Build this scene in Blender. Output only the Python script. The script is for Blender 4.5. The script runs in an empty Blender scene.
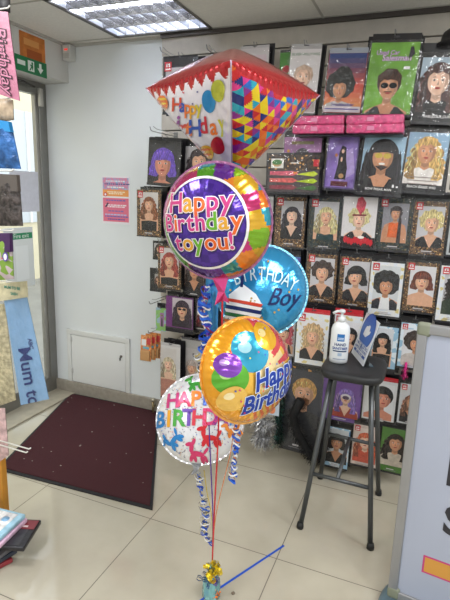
import bpy, bmesh, math, random
from mathutils import Vector, Matrix
from mathutils.geometry import tessellate_polygon
random.seed(7)
S = bpy.context.scene
COL = S.collection
PI = math.pi
# ------------------------------------------------------------------ camera
F_PX, PITCH, ROLL, YAW, CH = 490.448, 0.218212, 0.0343156, -0.383493, 1.5
cy, sy, cp, sp = math.cos(YAW), math.sin(YAW), math.cos(PITCH), math.sin(PITCH)
FWD = Vector((sy*cp, cy*cp, -sp)); R0 = Vector((cy, -sy, 0)); U0 = R0.cross(FWD)
RT = R0*math.cos(ROLL) + U0*math.sin(ROLL); UP = U0*math.cos(ROLL) - R0*math.sin(ROLL)
CAM = Vector((0, 0, CH))
cd = bpy.data.cameras.new('camera'); cam = bpy.data.objects.new('camera', cd); COL.objects.link(cam)
cam.matrix_world = Matrix.Translation(CAM) @ Matrix((RT, UP, -FWD)).transposed().to_4x4()
cd.sensor_fit = 'VERTICAL'; cd.sensor_height = 24; cd.lens = 24*F_PX/600; cd.clip_start = .02
S.camera = cam

def at(px, py, X=None, Y=None, Z=None):
    d = (px-225)/F_PX*RT - (py-300)/F_PX*UP + FWD
    t = X/d.x if X is not None else (Y/d.y if Y is not None else (Z-CH)/d.z)
    return CAM + d*t

# ------------------------------------------------------------------ materials
def lin(h):
    if not isinstance(h, str): return tuple(h)
    h = h.lstrip('#'); v = [int(h[i:i+2], 16)/255 for i in (0, 2, 4)]
    return tuple(c/12.92 if c <= .04045 else ((c+.055)/1.055)**2.4 for c in v)
MC = {}
def mat(hexc, rough=.5, metal=0., var=.0, vscale=20, bump=0., bscale=60, coat=0., emit=0., spec=.5, stretch=None, aniso=None):
    key = (hexc, rough, metal, var, vscale, bump, bscale, coat, emit, spec, stretch)
    if key in MC: return MC[key]
    m = bpy.data.materials.new('m_' + str(len(MC))); m.use_nodes = True
    nt = m.node_tree; b = nt.nodes['Principled BSDF']; c = lin(hexc)
    b.inputs['Base Color'].default_value = (*c, 1)
    b.inputs['Roughness'].default_value = rough; b.inputs['Metallic'].default_value = metal
    b.inputs['Specular IOR Level'].default_value = spec
    b.inputs['Coat Weight'].default_value = coat; b.inputs['Coat Roughness'].default_value = .06
    if emit:
        b.inputs['Emission Color'].default_value = (*c, 1); b.inputs['Emission Strength'].default_value = emit
    if var or bump:
        tc = nt.nodes.new('ShaderNodeTexCoord'); src = tc.outputs['Object']
        if stretch:
            mp = nt.nodes.new('ShaderNodeMapping'); mp.inputs['Scale'].default_value = stretch
            nt.links.new(src, mp.inputs['Vector']); src = mp.outputs['Vector']
    if var:
        n = nt.nodes.new('ShaderNodeTexNoise'); n.inputs['Scale'].default_value = vscale; n.inputs['Detail'].default_value = 4
        nt.links.new(src, n.inputs['Vector'])
        r = nt.nodes.new('ShaderNodeValToRGB')
        r.color_ramp.elements[0].position = .35; r.color_ramp.elements[1].position = .68
        r.color_ramp.elements[0].color = (*[x*(1-var) for x in c], 1)
        r.color_ramp.elements[1].color = (*[min(1, x*(1+var)+.02*var) for x in c], 1)
        nt.links.new(n.outputs['Fac'], r.inputs['Fac']); nt.links.new(r.outputs['Color'], b.inputs['Base Color'])
    if bump:
        n2 = nt.nodes.new('ShaderNodeTexNoise'); n2.inputs['Scale'].default_value = bscale; n2.inputs['Detail'].default_value = 3
        nt.links.new(src, n2.inputs['Vector'])
        bp = nt.nodes.new('ShaderNodeBump'); bp.inputs['Strength'].default_value = bump; bp.inputs['Distance'].default_value = .01
        nt.links.new(n2.outputs['Fac'], bp.inputs['Height']); nt.links.new(bp.outputs['Normal'], b.inputs['Normal'])
    MC[key] = m; return m

def foil(hexc, bump=.12, rough=.2): return mat(hexc, rough, .55, 0, 20, bump, 22, .5)
def film(name, tint='#ffffff', gloss=.1, bump=.5, bscale=30, rough=.12):
    m = bpy.data.materials.new(name); m.use_nodes = True; nt = m.node_tree
    nt.nodes.remove(nt.nodes['Principled BSDF']); out = nt.nodes['Material Output']
    t = nt.nodes.new('ShaderNodeBsdfTransparent'); t.inputs['Color'].default_value = (*lin(tint), 1)
    g = nt.nodes.new('ShaderNodeBsdfGlossy'); g.inputs['Roughness'].default_value = rough
    lw = nt.nodes.new('ShaderNodeLayerWeight'); lw.inputs['Blend'].default_value = .5
    fr = nt.nodes.new('ShaderNodeMath'); fr.operation = 'POWER'; fr.inputs[1].default_value = 4.5; nt.links.new(lw.outputs['Facing'], fr.inputs[0])
    ad = nt.nodes.new('ShaderNodeMath'); ad.operation = 'MULTIPLY_ADD'; ad.inputs[1].default_value = .9; ad.inputs[2].default_value = gloss; ad.use_clamp = True
    mx = nt.nodes.new('ShaderNodeMixShader')
    nt.links.new(fr.outputs[0], ad.inputs[0]); nt.links.new(ad.outputs[0], mx.inputs[0])
    nt.links.new(t.outputs[0], mx.inputs[1]); nt.links.new(g.outputs[0], mx.inputs[2]); nt.links.new(mx.outputs[0], out.inputs[0])
    if bump:
        tc = nt.nodes.new('ShaderNodeTexCoord'); n = nt.nodes.new('ShaderNodeTexNoise'); n.inputs['Scale'].default_value = bscale
        nt.links.new(tc.outputs['Object'], n.inputs['Vector'])
        bp = nt.nodes.new('ShaderNodeBump'); bp.inputs['Strength'].default_value = bump; bp.inputs['Distance'].default_value = .01
        nt.links.new(n.outputs['Fac'], bp.inputs['Height']); nt.links.new(bp.outputs['Normal'], g.inputs['Normal'])
    return m
M_BAG = film('clear_bag_film', gloss=.05, bump=1.0, bscale=24, rough=.1)
M_GLASS = film('door_glass', '#fdfdfa', .02, 0, rough=.0)
M_ACR = film('clear_acrylic', '#f2f6f8', .05, 0, rough=.02)

def glitter_mat(a, b, c, scale=260):
    key = ('gl', a, b, c, scale)
    if key in MC: return MC[key]
    m = mat(a, .5, 0, .01, scale+.1); m = m.copy(); nt = m.node_tree; bs = nt.nodes['Principled BSDF']
    tc = nt.nodes.new('ShaderNodeTexCoord'); v = nt.nodes.new('ShaderNodeTexVoronoi'); v.inputs['Scale'].default_value = scale
    r = nt.nodes.new('ShaderNodeValToRGB'); r.color_ramp.interpolation = 'CONSTANT'
    el = r.color_ramp.elements; el[0].color = (*lin(a), 1); el[1].position = .5; el[1].color = (*lin(b), 1)
    e = el.new(.82); e.color = (*lin(c), 1)
    nt.links.new(tc.outputs['Object'], v.inputs['Vector']); nt.links.new(v.outputs['Color'], r.inputs['Fac'])
    nt.links.new(r.outputs['Color'], bs.inputs['Base Color']); MC[key] = m; return m

# ------------------------------------------------------------------ object helpers
def tag(o, label=None, cat=None, group=None, kind=None):
    if label: o['label'] = label
    if cat: o['category'] = cat
    if group: o['group'] = group
    if kind: o['kind'] = kind
    return o
def empty(name, loc=(0, 0, 0), rot=(0, 0, 0)):
    o = bpy.data.objects.new(name, None); COL.objects.link(o); o.location = loc; o.rotation_euler = rot
    o.empty_display_size = .05; return o
def thing(name, label, cat, loc=(0, 0, 0), rot=(0, 0, 0), group=None):
    return tag(empty(name, loc, rot), label, cat, group)
class MB:
    def __init__(s): s.v = []; s.f = []; s.m = []; s.mats = []; s.sm = []
    def mi(s, m):
        if m not in s.mats: s.mats.append(m)
        return s.mats.index(m)
    def add(s, vs, fs, m, smooth=False, T=None):
        o = len(s.v); i = s.mi(m)
        s.v += [(T @ Vector(v)) if T else Vector(v) for v in vs]
        for f in fs: s.f.append([o+k for k in f]); s.m.append(i); s.sm.append(smooth)
        return s
    def box(s, lo, hi, m, bev=0, T=None):
        if not bev:
            x0, y0, z0 = lo; x1, y1, z1 = hi
            vs = [(x0,y0,z0),(x1,y0,z0),(x1,y1,z0),(x0,y1,z0),(x0,y0,z1),(x1,y0,z1),(x1,y1,z1),(x0,y1,z1)]
            return s.add(vs, [(0,3,2,1),(4,5,6,7),(0,1,5,4),(1,2,6,5),(2,3,7,6),(3,0,4,7)], m, False, T)
        bm = bmesh.new(); bmesh.ops.create_cube(bm, size=1)
        for v in bm.verts: v.co = Vector([lo[k] + (v.co[k]+.5)*(hi[k]-lo[k]) for k in range(3)])
        bmesh.ops.bevel(bm, geom=bm.edges[:], offset=bev, segments=3, affect='EDGES', profile=.6)
        return s.bm(bm, m, True, T)
    def bm(s, bm, m, smooth=False, T=None):
        bm.verts.index_update(); vs = [v.co.copy() for v in bm.verts]; fs = [[v.index for v in f.verts] for f in bm.faces]
        bm.free(); return s.add(vs, fs, m, smooth, T)
    def tube(s, pts, r, m, n=10, cap=True, flat=None):
        pts = [Vector(p) for p in pts]; rr = r if isinstance(r, (list, tuple)) else [r]*len(pts)
        vs = []; fs = []; prev = None
        for i, p in enumerate(pts):
            t = (pts[min(i+1, len(pts)-1)] - pts[max(i-1, 0)]).normalized()
            a = prev if prev else Vector((0, 0, 1)) if abs(t.z) < .9 else Vector((1, 0, 0))
            x = (a - t*a.dot(t)).normalized(); y = t.cross(x); prev = x
            for k in range(n):
                q = 2*PI*k/n; vs.append(p + x*math.cos(q)*rr[i] + y*math.sin(q)*rr[i]*(flat or 1))
        for i in range(len(pts)-1):
            for k in range(n): fs.append((i*n+k, i*n+(k+1) % n, (i+1)*n+(k+1) % n, (i+1)*n+k))
        if cap: fs.append(tuple(range(n))[::-1]); fs.append(tuple((len(pts)-1)*n+k for k in range(n)))
        return s.add(vs, fs, m, True)
    def lathe(s, prof, m, n=24, T=None, sx=1, sy=1, cap=True):
        vs = []; fs = []
        for (r, z) in prof:
            for k in range(n): vs.append((r*math.cos(2*PI*k/n)*sx, r*math.sin(2*PI*k/n)*sy, z))
        for i in range(len(prof)-1):
            for k in range(n): fs.append((i*n+k, i*n+(k+1) % n, (i+1)*n+(k+1) % n, (i+1)*n+k))
        if cap: fs.append(tuple(range(n))[::-1]); fs.append(tuple((len(prof)-1)*n+k for k in range(n)))
        return s.add(vs, fs, m, True, T)
    def build(s, name, parent=None, loc=None, label=None):
        me = bpy.data.meshes.new(name); me.from_pydata([tuple(v) for v in s.v], [], s.f)
        for m in s.mats: me.materials.append(m)
        me.polygons.foreach_set('material_index', s.m); me.polygons.foreach_set('use_smooth', s.sm); me.update()
        o = bpy.data.objects.new(name, me); COL.objects.link(o)
        if parent: o.parent = parent
        if loc: o.location = loc
        if label: o['label'] = label
        return o
def struct(mb, name, parent=None):
    o = mb.build(name, parent)
    if not parent: o['kind'] = 'structure'
    return o

# ---- 2D prints
FC = {}
def text2d(t, size=1., off=0., shear=0., space=1., align='CENTER'):
    key = (t, off, shear, space, align)
    if key not in FC:
        cu = bpy.data.curves.new('t', 'FONT'); cu.body = t; cu.size = 1; cu.offset = off; cu.shear = shear; cu.space_character = space
        cu.align_x = align; cu.align_y = 'CENTER'; cu.resolution_u = 3; cu.fill_mode = 'FRONT' if hasattr(cu, 'fill_mode') else 'BOTH'
        ob = bpy.data.objects.new('t', cu); me = bpy.data.meshes.new_from_object(ob)
        FC[key] = ([(v.co.x, v.co.y) for v in me.vertices], [list(p.vertices) for p in me.polygons])
        bpy.data.objects.remove(ob); bpy.data.curves.remove(cu); bpy.data.meshes.remove(me)
    vs, fs = FC[key]; return [(x*size, y*size) for x, y in vs], fs
def ell(cx, cy_, rx, ry, n=24, rot=0, wav=0, wf=7, ph=0):
    out = []
    for k in range(n):
        a = 2*PI*k/n; q = 1 + wav*math.sin(wf*a+ph) + wav*.5*math.sin(wf*1.7*a+ph*2)
        x, y = rx*q*math.cos(a), ry*q*math.sin(a)
        out.append((cx + x*math.cos(rot)-y*math.sin(rot), cy_ + x*math.sin(rot)+y*math.cos(rot)))
    return out
def rect(x0, y0, x1, y1): return [(x0, y0), (x1, y0), (x1, y1), (x0, y1)]
def clip(poly, b):
    for ax, lim, sg in ((0, b[0], 1), (0, b[2], -1), (1, b[1], 1), (1, b[3], -1)):
        out = []
        for i in range(len(poly)):
            a, c = poly[i-1], poly[i]; ia = (a[ax]-lim)*sg >= 0; ic = (c[ax]-lim)*sg >= 0
            if ia != ic:
                t = (lim-a[ax])/(c[ax]-a[ax]); out.append((a[0]+t*(c[0]-a[0]), a[1]+t*(c[1]-a[1])))
            if ic: out.append(c)
        poly = out
        if len(poly) < 3: return []
    return poly
class Print:
    """printed layers: polygons with a layer number; laid flat (facing local -Y) or mapped on a surface"""
    def __init__(s, bounds=None): s.items = []; s.L = 0; s.b = bounds
    def poly(s, pts, m, lay=None):
        if s.b: pts = clip(pts, s.b)
        if len(pts) >= 3:
            s.L = s.L+1 if lay is None else lay
            s.items.append((pts, [list(range(len(pts)))], m, s.L))
        return s
    def text(s, t, x, y, size, m, off=0, shear=0, rot=0, align='CENTER', space=1., lay=None, sx=1.):
        vs, fs = text2d(t, size, off, shear, space, align); c, q = math.cos(rot), math.sin(rot)
        s.L = s.L+1 if lay is None else lay
        s.items.append(([(x+a*sx*c-b*q, y+a*sx*q+b*c) for a, b in vs], fs, m, s.L)); return s
    def flat(s, mb=None, y0=0., eps=.00025):
        mb = mb or MB()
        for pts, fs, m, L in s.items:
            for f in fs:
                P = [pts[i] for i in f]
                if sum(P[i-1][0]*P[i][1]-P[i][0]*P[i-1][1] for i in range(len(P))) < 0: f.reverse()
            mb.add([(x, y0-eps*L, z) for x, z in pts], fs, m)
        return mb
    def mapped(s, fn, mb=None, eps=.0006, base=.0010, maxlen=.014, smooth=True):
        mb = mb or MB()
        for pts, fs, m, L in s.items:
            bm = bmesh.new(); bv = [bm.verts.new((x, y, 0)) for x, y in pts]
            for f in fs:
                try:
                    tri = tessellate_polygon([[Vector((pts[i][0], pts[i][1], 0)) for i in f]]) if len(f) > 3 else [(0, 1, 2)]
                    for t in tri:
                        P = [bv[f[k]] for k in t]
                        a = (P[1].co-P[0].co).cross(P[2].co-P[0].co).z
                        if abs(a) < 1e-12: continue
                        bm.faces.new(P if a > 0 else P[::-1])
                except ValueError: pass
            for _ in range(5):
                es = [e for e in bm.edges if e.calc_length() > maxlen]
                if not es: break
                bmesh.ops.subdivide_edges(bm, edges=es, cuts=1); bmesh.ops.triangulate(bm, faces=[f for f in bm.faces if len(f.verts) > 3])
            for v in bm.verts: v.co = fn(v.co.x, v.co.y, base + eps*L)
            mb.bm(bm, m, smooth)
        return mb

# ================================================================== ROOM
WY, XL, XR, YB, ZC = 2.75, -2.25, 2.2, -2.2, 2.37
SLX = -1.545; SLY = 2.715
# floor material
def floor_mat():
    m = bpy.data.materials.new('cream_tiles'); m.use_nodes = True; nt = m.node_tree; b = nt.nodes['Principled BSDF']
    tc = nt.nodes.new('ShaderNodeTexCoord'); sep = nt.nodes.new('ShaderNodeSeparateXYZ'); nt.links.new(tc.outputs['Object'], sep.inputs[0])
    def line(sock, o):
        a = nt.nodes.new('ShaderNodeMath'); a.operation = 'SUBTRACT'; a.inputs[1].default_value = o - 20*.61; nt.links.new(sock, a.inputs[0])
        d = nt.nodes.new('ShaderNodeMath'); d.operation = 'DIVIDE'; d.inputs[1].default_value = .61; nt.links.new(a.outputs[0], d.inputs[0])
        f = nt.nodes.new('ShaderNodeMath'); f.operation = 'FRACT'; nt.links.new(d.outputs[0], f.inputs[0])
        p = nt.nodes.new('ShaderNodeMath'); p.operation = 'PINGPONG'; p.inputs[1].default_value = .5; nt.links.new(f.outputs[0], p.inputs[0])
        l = nt.nodes.new('ShaderNodeMath'); l.operation = 'LESS_THAN'; l.inputs[1].default_value = .0032; nt.links.new(p.outputs[0], l.inputs[0])
        return l.outputs[0]
    mx = nt.nodes.new('ShaderNodeMath'); mx.operation = 'MAXIMUM'
    nt.links.new(line(sep.outputs[0], -.43), mx.inputs[0]); nt.links.new(line(sep.outputs[1], 1.745), mx.inputs[1])
    n = nt.nodes.new('ShaderNodeTexNoise'); n.inputs['Scale'].default_value = 3; n.inputs['Detail'].default_value = 6
    nt.links.new(tc.outputs['Object'], n.inputs['Vector'])
    r = nt.nodes.new('ShaderNodeValToRGB'); r.color_ramp.elements[0].color = (*lin('#b0a897'), 1); r.color_ramp.elements[1].color = (*lin('#c3bcaa'), 1)
    r.color_ramp.elements[0].position = .3; r.color_ramp.elements[1].position = .7
    nt.links.new(n.outputs['Fac'], r.inputs['Fac'])
    mc = nt.nodes.new('ShaderNodeMix'); mc.data_type = 'RGBA'; nt.links.new(mx.outputs[0], mc.inputs[0]); nt.links.new(r.outputs[0], mc.inputs[6])
    mc.inputs[7].default_value = (*lin('#6d675c'), 1); nt.links.new(mc.outputs[2], b.inputs['Base Color'])
    ro = nt.nodes.new('ShaderNodeMath'); ro.operation = 'MULTIPLY_ADD'; ro.inputs[1].default_value = .6; ro.inputs[2].default_value = .07
    nt.links.new(mx.outputs[0], ro.inputs[0]); nt.links.new(ro.outputs[0], b.inputs['Roughness'])
    b.inputs['Specular IOR Level'].default_value = .6
    return m
M_WALL = mat('#e4e8ea', .6, 0, .03, 2, .05, 120); M_CEIL = mat('#e6e4df', .8, 0, .03, 60, .1, 300)
M_BULK = mat('#d3d2cf', .6, 0, .03, 3)
struct(MB().add([(-7, YB, 0), (XR, YB, 0), (XR, WY, 0), (-7, WY, 0)][0:0] or [(-2.48, YB, 0), (XR, YB, 0), (XR, WY, 0), (-2.48, WY, 0)], [(0, 1, 2, 3)], floor_mat()), 'floor')
struct(MB().box((-2.49, WY, -.05), (XR+.1, WY+.1, ZC+.1), M_WALL), 'wall_back')
struct(MB().box((XR, YB, 0), (XR+.1, WY, ZC+.1), M_WALL), 'wall_right')
struct(MB().box((-2.75, YB-.1, 0), (XR+.1, YB, ZC+.1), M_WALL), 'wall_front')
# left wall: bulkhead above the door recess, solid wall further towards the camera
struct(MB().box((-2.49, YB, 2.148), (XL, WY, ZC+.1), M_BULK).box((-2.49, YB, 0), (XL, .35, 2.148), M_BULK), 'wall_left')
# ceiling with the opening for the louvred troffer
LX0, LX1, LY0, LY1 = -1.83, -1.215, 2.075, 2.685
c = MB(); T = .02
for lo, hi in (((XL, YB), (LX0, WY)), ((LX1, YB), (XR, WY)), ((LX0, YB), (LX1, LY0)), ((LX0, LY1), (LX1, WY))):
    c.box((*lo, ZC), (*hi, ZC+T), M_CEIL)
struct(c, 'ceiling')
g = MB(); mg = mat('#b5b2ac', .5)
xs = [LX1+k*.61 for k in range(-1, 6)]; ys = [LY1-.61*k for k in range(0, 8)]
for x in xs: g.box((x-.006, YB, ZC-.003), (x+.006, WY-.02, ZC), mg)
for y in ys:
    g.box((XL, y-.006, ZC-.0025), (LX0, y+.006, ZC), mg); g.box((LX1, y-.006, ZC-.0025), (XR, y+.006, ZC), mg)
struct(g, 'trim_1')
struct(MB().box((XL, WY-.02, ZC-.012), (SLX, WY, ZC), mat('#b9b6b0', .6)).box((XL, YB, ZC-.012), (XL+.02, WY-.02, ZC), mat('#b9b6b0', .6)), 'trim_2')
struct(MB().box((SLX, WY-.055, ZC-.022), (XR, WY, ZC), mat('#4a4440', .5)), 'trim_3')
M_BASE = mat('#9e968a', .5, 0, .1, 30)
struct(MB().box((-2.45, WY-.018, 0), (XR, WY, .092), M_BASE, .004), 'baseboard_back')
# slatwall: panel of boards with grooves
sl = MB(); mw = mat('#c4bdb4', .55, 0, .05, 20); md = mat('#98928a', .7)
sl.box((SLX, WY-.012, .1), (XR, WY, ZC-.02), md)
z = ZC-.022; k = 0
while z > .14:
    z2 = max(.1, z-.095); sl.box((SLX, SLY, z2), (XR, WY-.012, z), mw, .003); z = z2-.007
so = sl.build('wall_display'); so.name = 'wall_slatboard'; so['kind'] = 'structure'

# ---- access hatch low on the wall
p0, p1 = (-2.335, .055), (-1.80, .49)
h = tag(MB().box((p0[0], WY-.012, .093), (p0[0]+.035, WY, p1[1]), mat('#dfe0de', .4), .003).box((p1[0]-.035, WY-.012, .093), (p1[0], WY, p1[1]), mat('#dfe0de', .4), .003)
    .box((p0[0], WY-.013, p1[1]-.035), (p1[0], WY, p1[1]), mat('#dfe0de', .4), .003).build('access_hatch'), 'white access panel with raised frame low on the white wall above the doormat', 'hatch')
MB().box((p0[0]+.039, WY-.009, .096), (p1[0]-.039, WY, p1[1]-.039), mat('#e4e5e4', .35), .002).build('panel_door', h)
q = at(122, 356, Y=WY)
lk = MB().lathe([(.001, 0), (.009, 0), (.009, .008), (.004, .012)], mat('#7c7a76', .3, .9), 16, Matrix.Translation((q.x, WY-.009, q.z)) @ Matrix.Rotation(PI/2, 4, 'X')).box((q.x-.012, WY-.018, q.z-.03), (q.x-.004, WY-.01, q.z-.01), mat('#8a8a88', .3, .8)).build('lock', h, label='small metal lock')
for zz in (.16, .4): MB().box((p0[0]+.034, WY-.018, zz), (p0[0]+.046, WY-.006, zz+.035), mat('#c9c9c7', .4), .002).build('hinge', h)

# ---- poster
a = at(102, 176, Y=WY); b = at(130, 225, Y=WY); pw, ph = b.x-a.x, a.z-b.z
po = thing('wall_poster', 'small pink and orange paper poster taped on the white wall', 'poster', ((a.x+b.x)/2, WY-.002, (a.z+b.z)/2))
MB().box((-pw/2, -.0008, -ph/2), (pw/2, .0015, ph/2), mat('#eeeaf0', .6)).build('paper', po)
P = Print(); W2, H2 = pw/2, ph/2
P.poly(rect(-W2*.94, H2*.45, W2*.94, H2*.94), glitter_mat('#b9a3c9', '#d98aa8', '#8fb7d8', 90), 1)
P.poly(rect(-W2*.94, -H2*.9, W2*.94, H2*.1), mat('#e2768f', .6), 1); P.poly(rect(-W2*.94, H2*.17, W2*.94, H2*.45), mat('#eea25a', .6), 1)
P.poly(ell(-W2*.75, H2*.24, W2*.13, W2*.13), mat('#d8405a', .6), 2); P.poly(ell(-W2*.75, H2*.24, W2*.07, W2*.07), mat('#f4f0f0', .6), 3)
for k, (y, w_, cc) in enumerate([(.8, .7, '#e8e4ee'), (.68, .8, '#54508f'), (.55, .6, '#f2f2f2'), (.35, .6, '#f8e6c8'), (.28, .5, '#f8e6c8'), (.0, .7, '#6c6cb8'), (-.2, .75, '#f4e8ec'), (-.27, .6, '#f4e8ec'), (-.45, .55, '#7c6cb0'), (-.6, .8, '#b8c4ec'), (-.68, .8, '#6868b4'), (-.8, .6, '#4450a0')]):
    x = -w_*W2
    while x < w_*W2:
        l_ = random.uniform(.08, .25)*W2; P.poly(rect(x, H2*(y-.025), x+l_, H2*(y+.025)), mat(cc, .6), 2); x += l_+.04*W2
P.poly([(-W2*.8, -H2*.28), (-W2*.6, -H2*.1), (-W2*.5, -H2*.13), (-W2*.7, -H2*.3)], mat('#30344e', .6), 4)
P.flat(y0=-.001).build('printed_picture', po)

# ---- bulkhead things
def on_left(name, label, cat, y0, y1, z0, z1, parts):
    t = thing(name, label, cat, (XL+.001, (y0+y1)/2, (z0+z1)/2), (0, 0, PI/2))
    return t
def lp(px, py): return at(px, py, X=XL)
a = lp(12, 25); b = lp(27, 56)
t = thing('orange_poster', 'orange poster on the bulkhead above the door, over the green sign', 'poster', (XL+.002, 2.44, 2.262), (0, 0, PI/2))
MB().box((-.10, -.001, -.085), (.10, .002, .085), mat('#c9762f', .5, 0, .2, 18)).build('paper', t)
P = Print(); P.poly(rect(-.05, -.05, .07, .0), mat('#a8541f', .6), 1); P.poly(rect(-.07, .02, .05, .055), mat('#dc9a55', .6), 1); P.flat(y0=-.001).build('printed_picture', t)
t = thing('exit_sign', 'green fire exit sign with running man and arrow above the door', 'sign', (XL+.005, 2.42, 2.168+.012), (0, 0, PI/2))
MB().box((-.125, -.001, -.048), (.125, .004, .035), mat('#1c7a4b', .4), .001).build('sign_plate', t)
P = Print(); wm = mat('#e9f2ec', .5)
P.poly(rect(-.03, -.035, .02, .022), wm, 1); P.poly(ell(.005, .01, .007, .007, 10), mat('#1c7a4b', .4), 2); P.poly([(-.02, -.03), (-.005, -.01), (-.015, .0), (.01, .004), (.012, -.012), (.004, -.03), (0, -.015), (-.012, -.032)], mat('#1c7a4b', .4), 2)
P.poly([(.045, -.005), (.07, -.035), (.095, -.005), (.08, -.005), (.08, .022), (.06, .022), (.06, -.005)], wm, 1)
P.poly(rect(-.11, -.015, -.05, .01), wm, 1)
P.flat(y0=-.0015).build('printed_picture', t)
q = at(69, 55, Y=WY)
t = thing('smoke_alarm_box', 'small white alarm sensor with red light in the corner under the ceiling', 'alarm', (-2.215, WY-.035, q.z))
MB().box((-.03, -.025, -.045), (.03, .033, .045), mat('#d6d6d2', .4), .006).build('housing', t)
MB().box((-.012, -.0275, .012), (.012, -.0245, .02), mat('#d8362a', .3, emit=1.5)).build('indicator_light', t, label='red indicator light')
MB().box((-.022, -.028, -.035), (.022, -.024, -.005), mat('#c2c2be', .4), .001).build('lens', t)

# ---- glazed door in the recess
XD = -2.462
M_AL = mat('#8b8a86', .35, .6, .06, 10)
fr = MB()
for y0, y1 in ((2.68, 2.75), (1.62, 1.72), (.35, .43)): fr.box((XD-.02, y0, 0), (XD+.022, y1, 2.148), M_AL, .004)
for z0, z1 in ((2.07, 2.148), (0, .12)): fr.box((XD-.018, .36, z0), (XD+.02, 2.682, z1), M_AL)
fr.box((XD-.018, 2.655, .1), (XD+.012, 2.69, 2.1), mat('#a3a19c', .35, .5), .003)
do = struct(fr, 'door_1')
MB().box((XD-.004, .4, .1), (XD+.004, 2.66, 2.09), M_GLASS).build('glass_pane', do)
cl = MB().box((XD+.022, 2.67, 2.0), (XD+.045, 2.70, 2.11), mat('#c0beb8', .35, .3), .004); cl.tube([(XD+.045, 2.62, 2.11), (XD+.07, 2.50, 2.115), (XD+.05, 2.3, 2.12)], .007, mat('#4c4a48', .4, .6)); cl.build('door_closer', do)
struct(MB().box((-2.45, .35, 0), (-2.27, WY-.02, .012), mat('#b0a896', .5, 0, .08, 20), .004), 'trim_4')
# outside
struct(MB().add([(-8, -6, -.05), (-2.5, -6, -.05), (-2.5, 9, -.05), (-8, 9, -.05)], [(0, 1, 2, 3)], mat('#8f8c86', .8, 0, .1, 4)), 'ground_outside')
ob = MB().box((-6.2, -6, -.05), (-6, 9, 5), mat('#e0d3b4', .8, 0, .04, 3)); ow = thing('street_building', 'cream rendered building seen through the door glass', 'building', (-6, 2, 0))
bo = ob.build('wall', ow); bo.location = (6, -2, 0)
for y0 in (3.6, 5.6):
    w = MB().box((-6.0, y0, .9), (-5.96, y0+1.3, 2.6), mat('#c9ccd0', .3), .005).build('window', ow); w.location = (6, -2, 0)
    s_ = MB()
    for k in range(1, 4): s_.box((-5.97, y0+k*.325-.02, .9), (-5.94, y0+k*.325+.02, 2.6), mat('#eceae6', .5))
    s2 = s_.build('glazing_bar', w)

# ---- notices on the glass
def yz(px, py, X): p = at(px, py, X=X); return p.y, p.z
t = thing('door_notice', 'white notice with green fire exit header stuck on the door glass', 'notice', (XD+.012, 2.32, 1.06), (0, 0, PI/2))
a = at(13, 228, X=XD+.012); b = at(33, 285, X=XD+.012); t.location = (XD+.012, (a.y+b.y)/2-.03, (a.z+b.z)/2); hw = max(.1, (b.y-a.y)/2+.05); hh = (a.z-b.z)/2
MB().box((-hw, -.002, -hh), (hw, .004, hh), mat('#dfe4e4', .3), .001).build('panel', t)
Print().poly(rect(-hw, hh*.62, hw*.95, hh*.82), mat('#1f8a5c', .4), 1).text('Fire exit', .02, hh*.72, hh*.2, mat('#eef6f0', .4), lay=2).poly(rect(-hw*.3, -hh*.75, hw*.6, hh*.4), mat('#eaeff0', .4), 1).flat(y0=-.002).build('printed_picture', t)
t = thing('frosted_poster', 'pale lilac poster fixed on upper door glass', 'poster', (XD+.008, 2.3, 1.5), (0, 0, PI/2))
a = at(18, 170, X=XD+.008); b = at(40, 212, X=XD+.008)
t.location = (XD+.008, (a.y+b.y)/2, (a.z+b.z)/2)
MB().box((-.16, -.001, -.13), (.16, .001, .13), mat('#d6d8e4', .5, 0, .04, 30)).build('paper', t)

# ---- doormat
mp = [Vector((*p, 0)) for p in ((-1.99, 1.745), (-1.062, 1.80), (-1.565, 2.74), (-2.3, 2.72))]
cx = sum(mp, Vector())/4
t = thing('doormat', 'large maroon entrance mat with black rubber edge on the tiled floor', 'doormat', (cx.x, cx.y, 0))
rel = [p-cx for p in mp]
def slab(pts, z0, z1, m, mb=None):
    mb = mb or MB(); n = len(pts)
    return mb.add([(p.x, p.y, z0) for p in pts]+[(p.x, p.y, z1) for p in pts], [tuple(range(n))[::-1], tuple(range(n, 2*n))]+[(i, (i+1) % n, n+(i+1) % n, n+i) for i in range(n)], m)
slab(rel, .0005, .007, mat('#232225', .8), None).build('rubber_edge', t)
mm = mat('#4a1620', .95, 0, .22, 350, .8, 700)
slab([p*.962 for p in rel], .007, .011, mm).build('pile_surface', t)
fl = MB(); fm = mat('#b9aea6', .9)
for k in range(26):
    u, v = random.random(), random.random(); p = (rel[0]*(1-u)+rel[1]*u)*(1-v)+(rel[3]*(1-u)+rel[2]*u)*v; p = p*.93
    r_ = random.uniform(.0015, .004); fl.box((p.x-r_, p.y-r_*.6, .011), (p.x+r_, p.y+r_*.6, .0125), fm)
fo = fl.build('lint', t); fo['kind'] = 'stuff'
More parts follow.
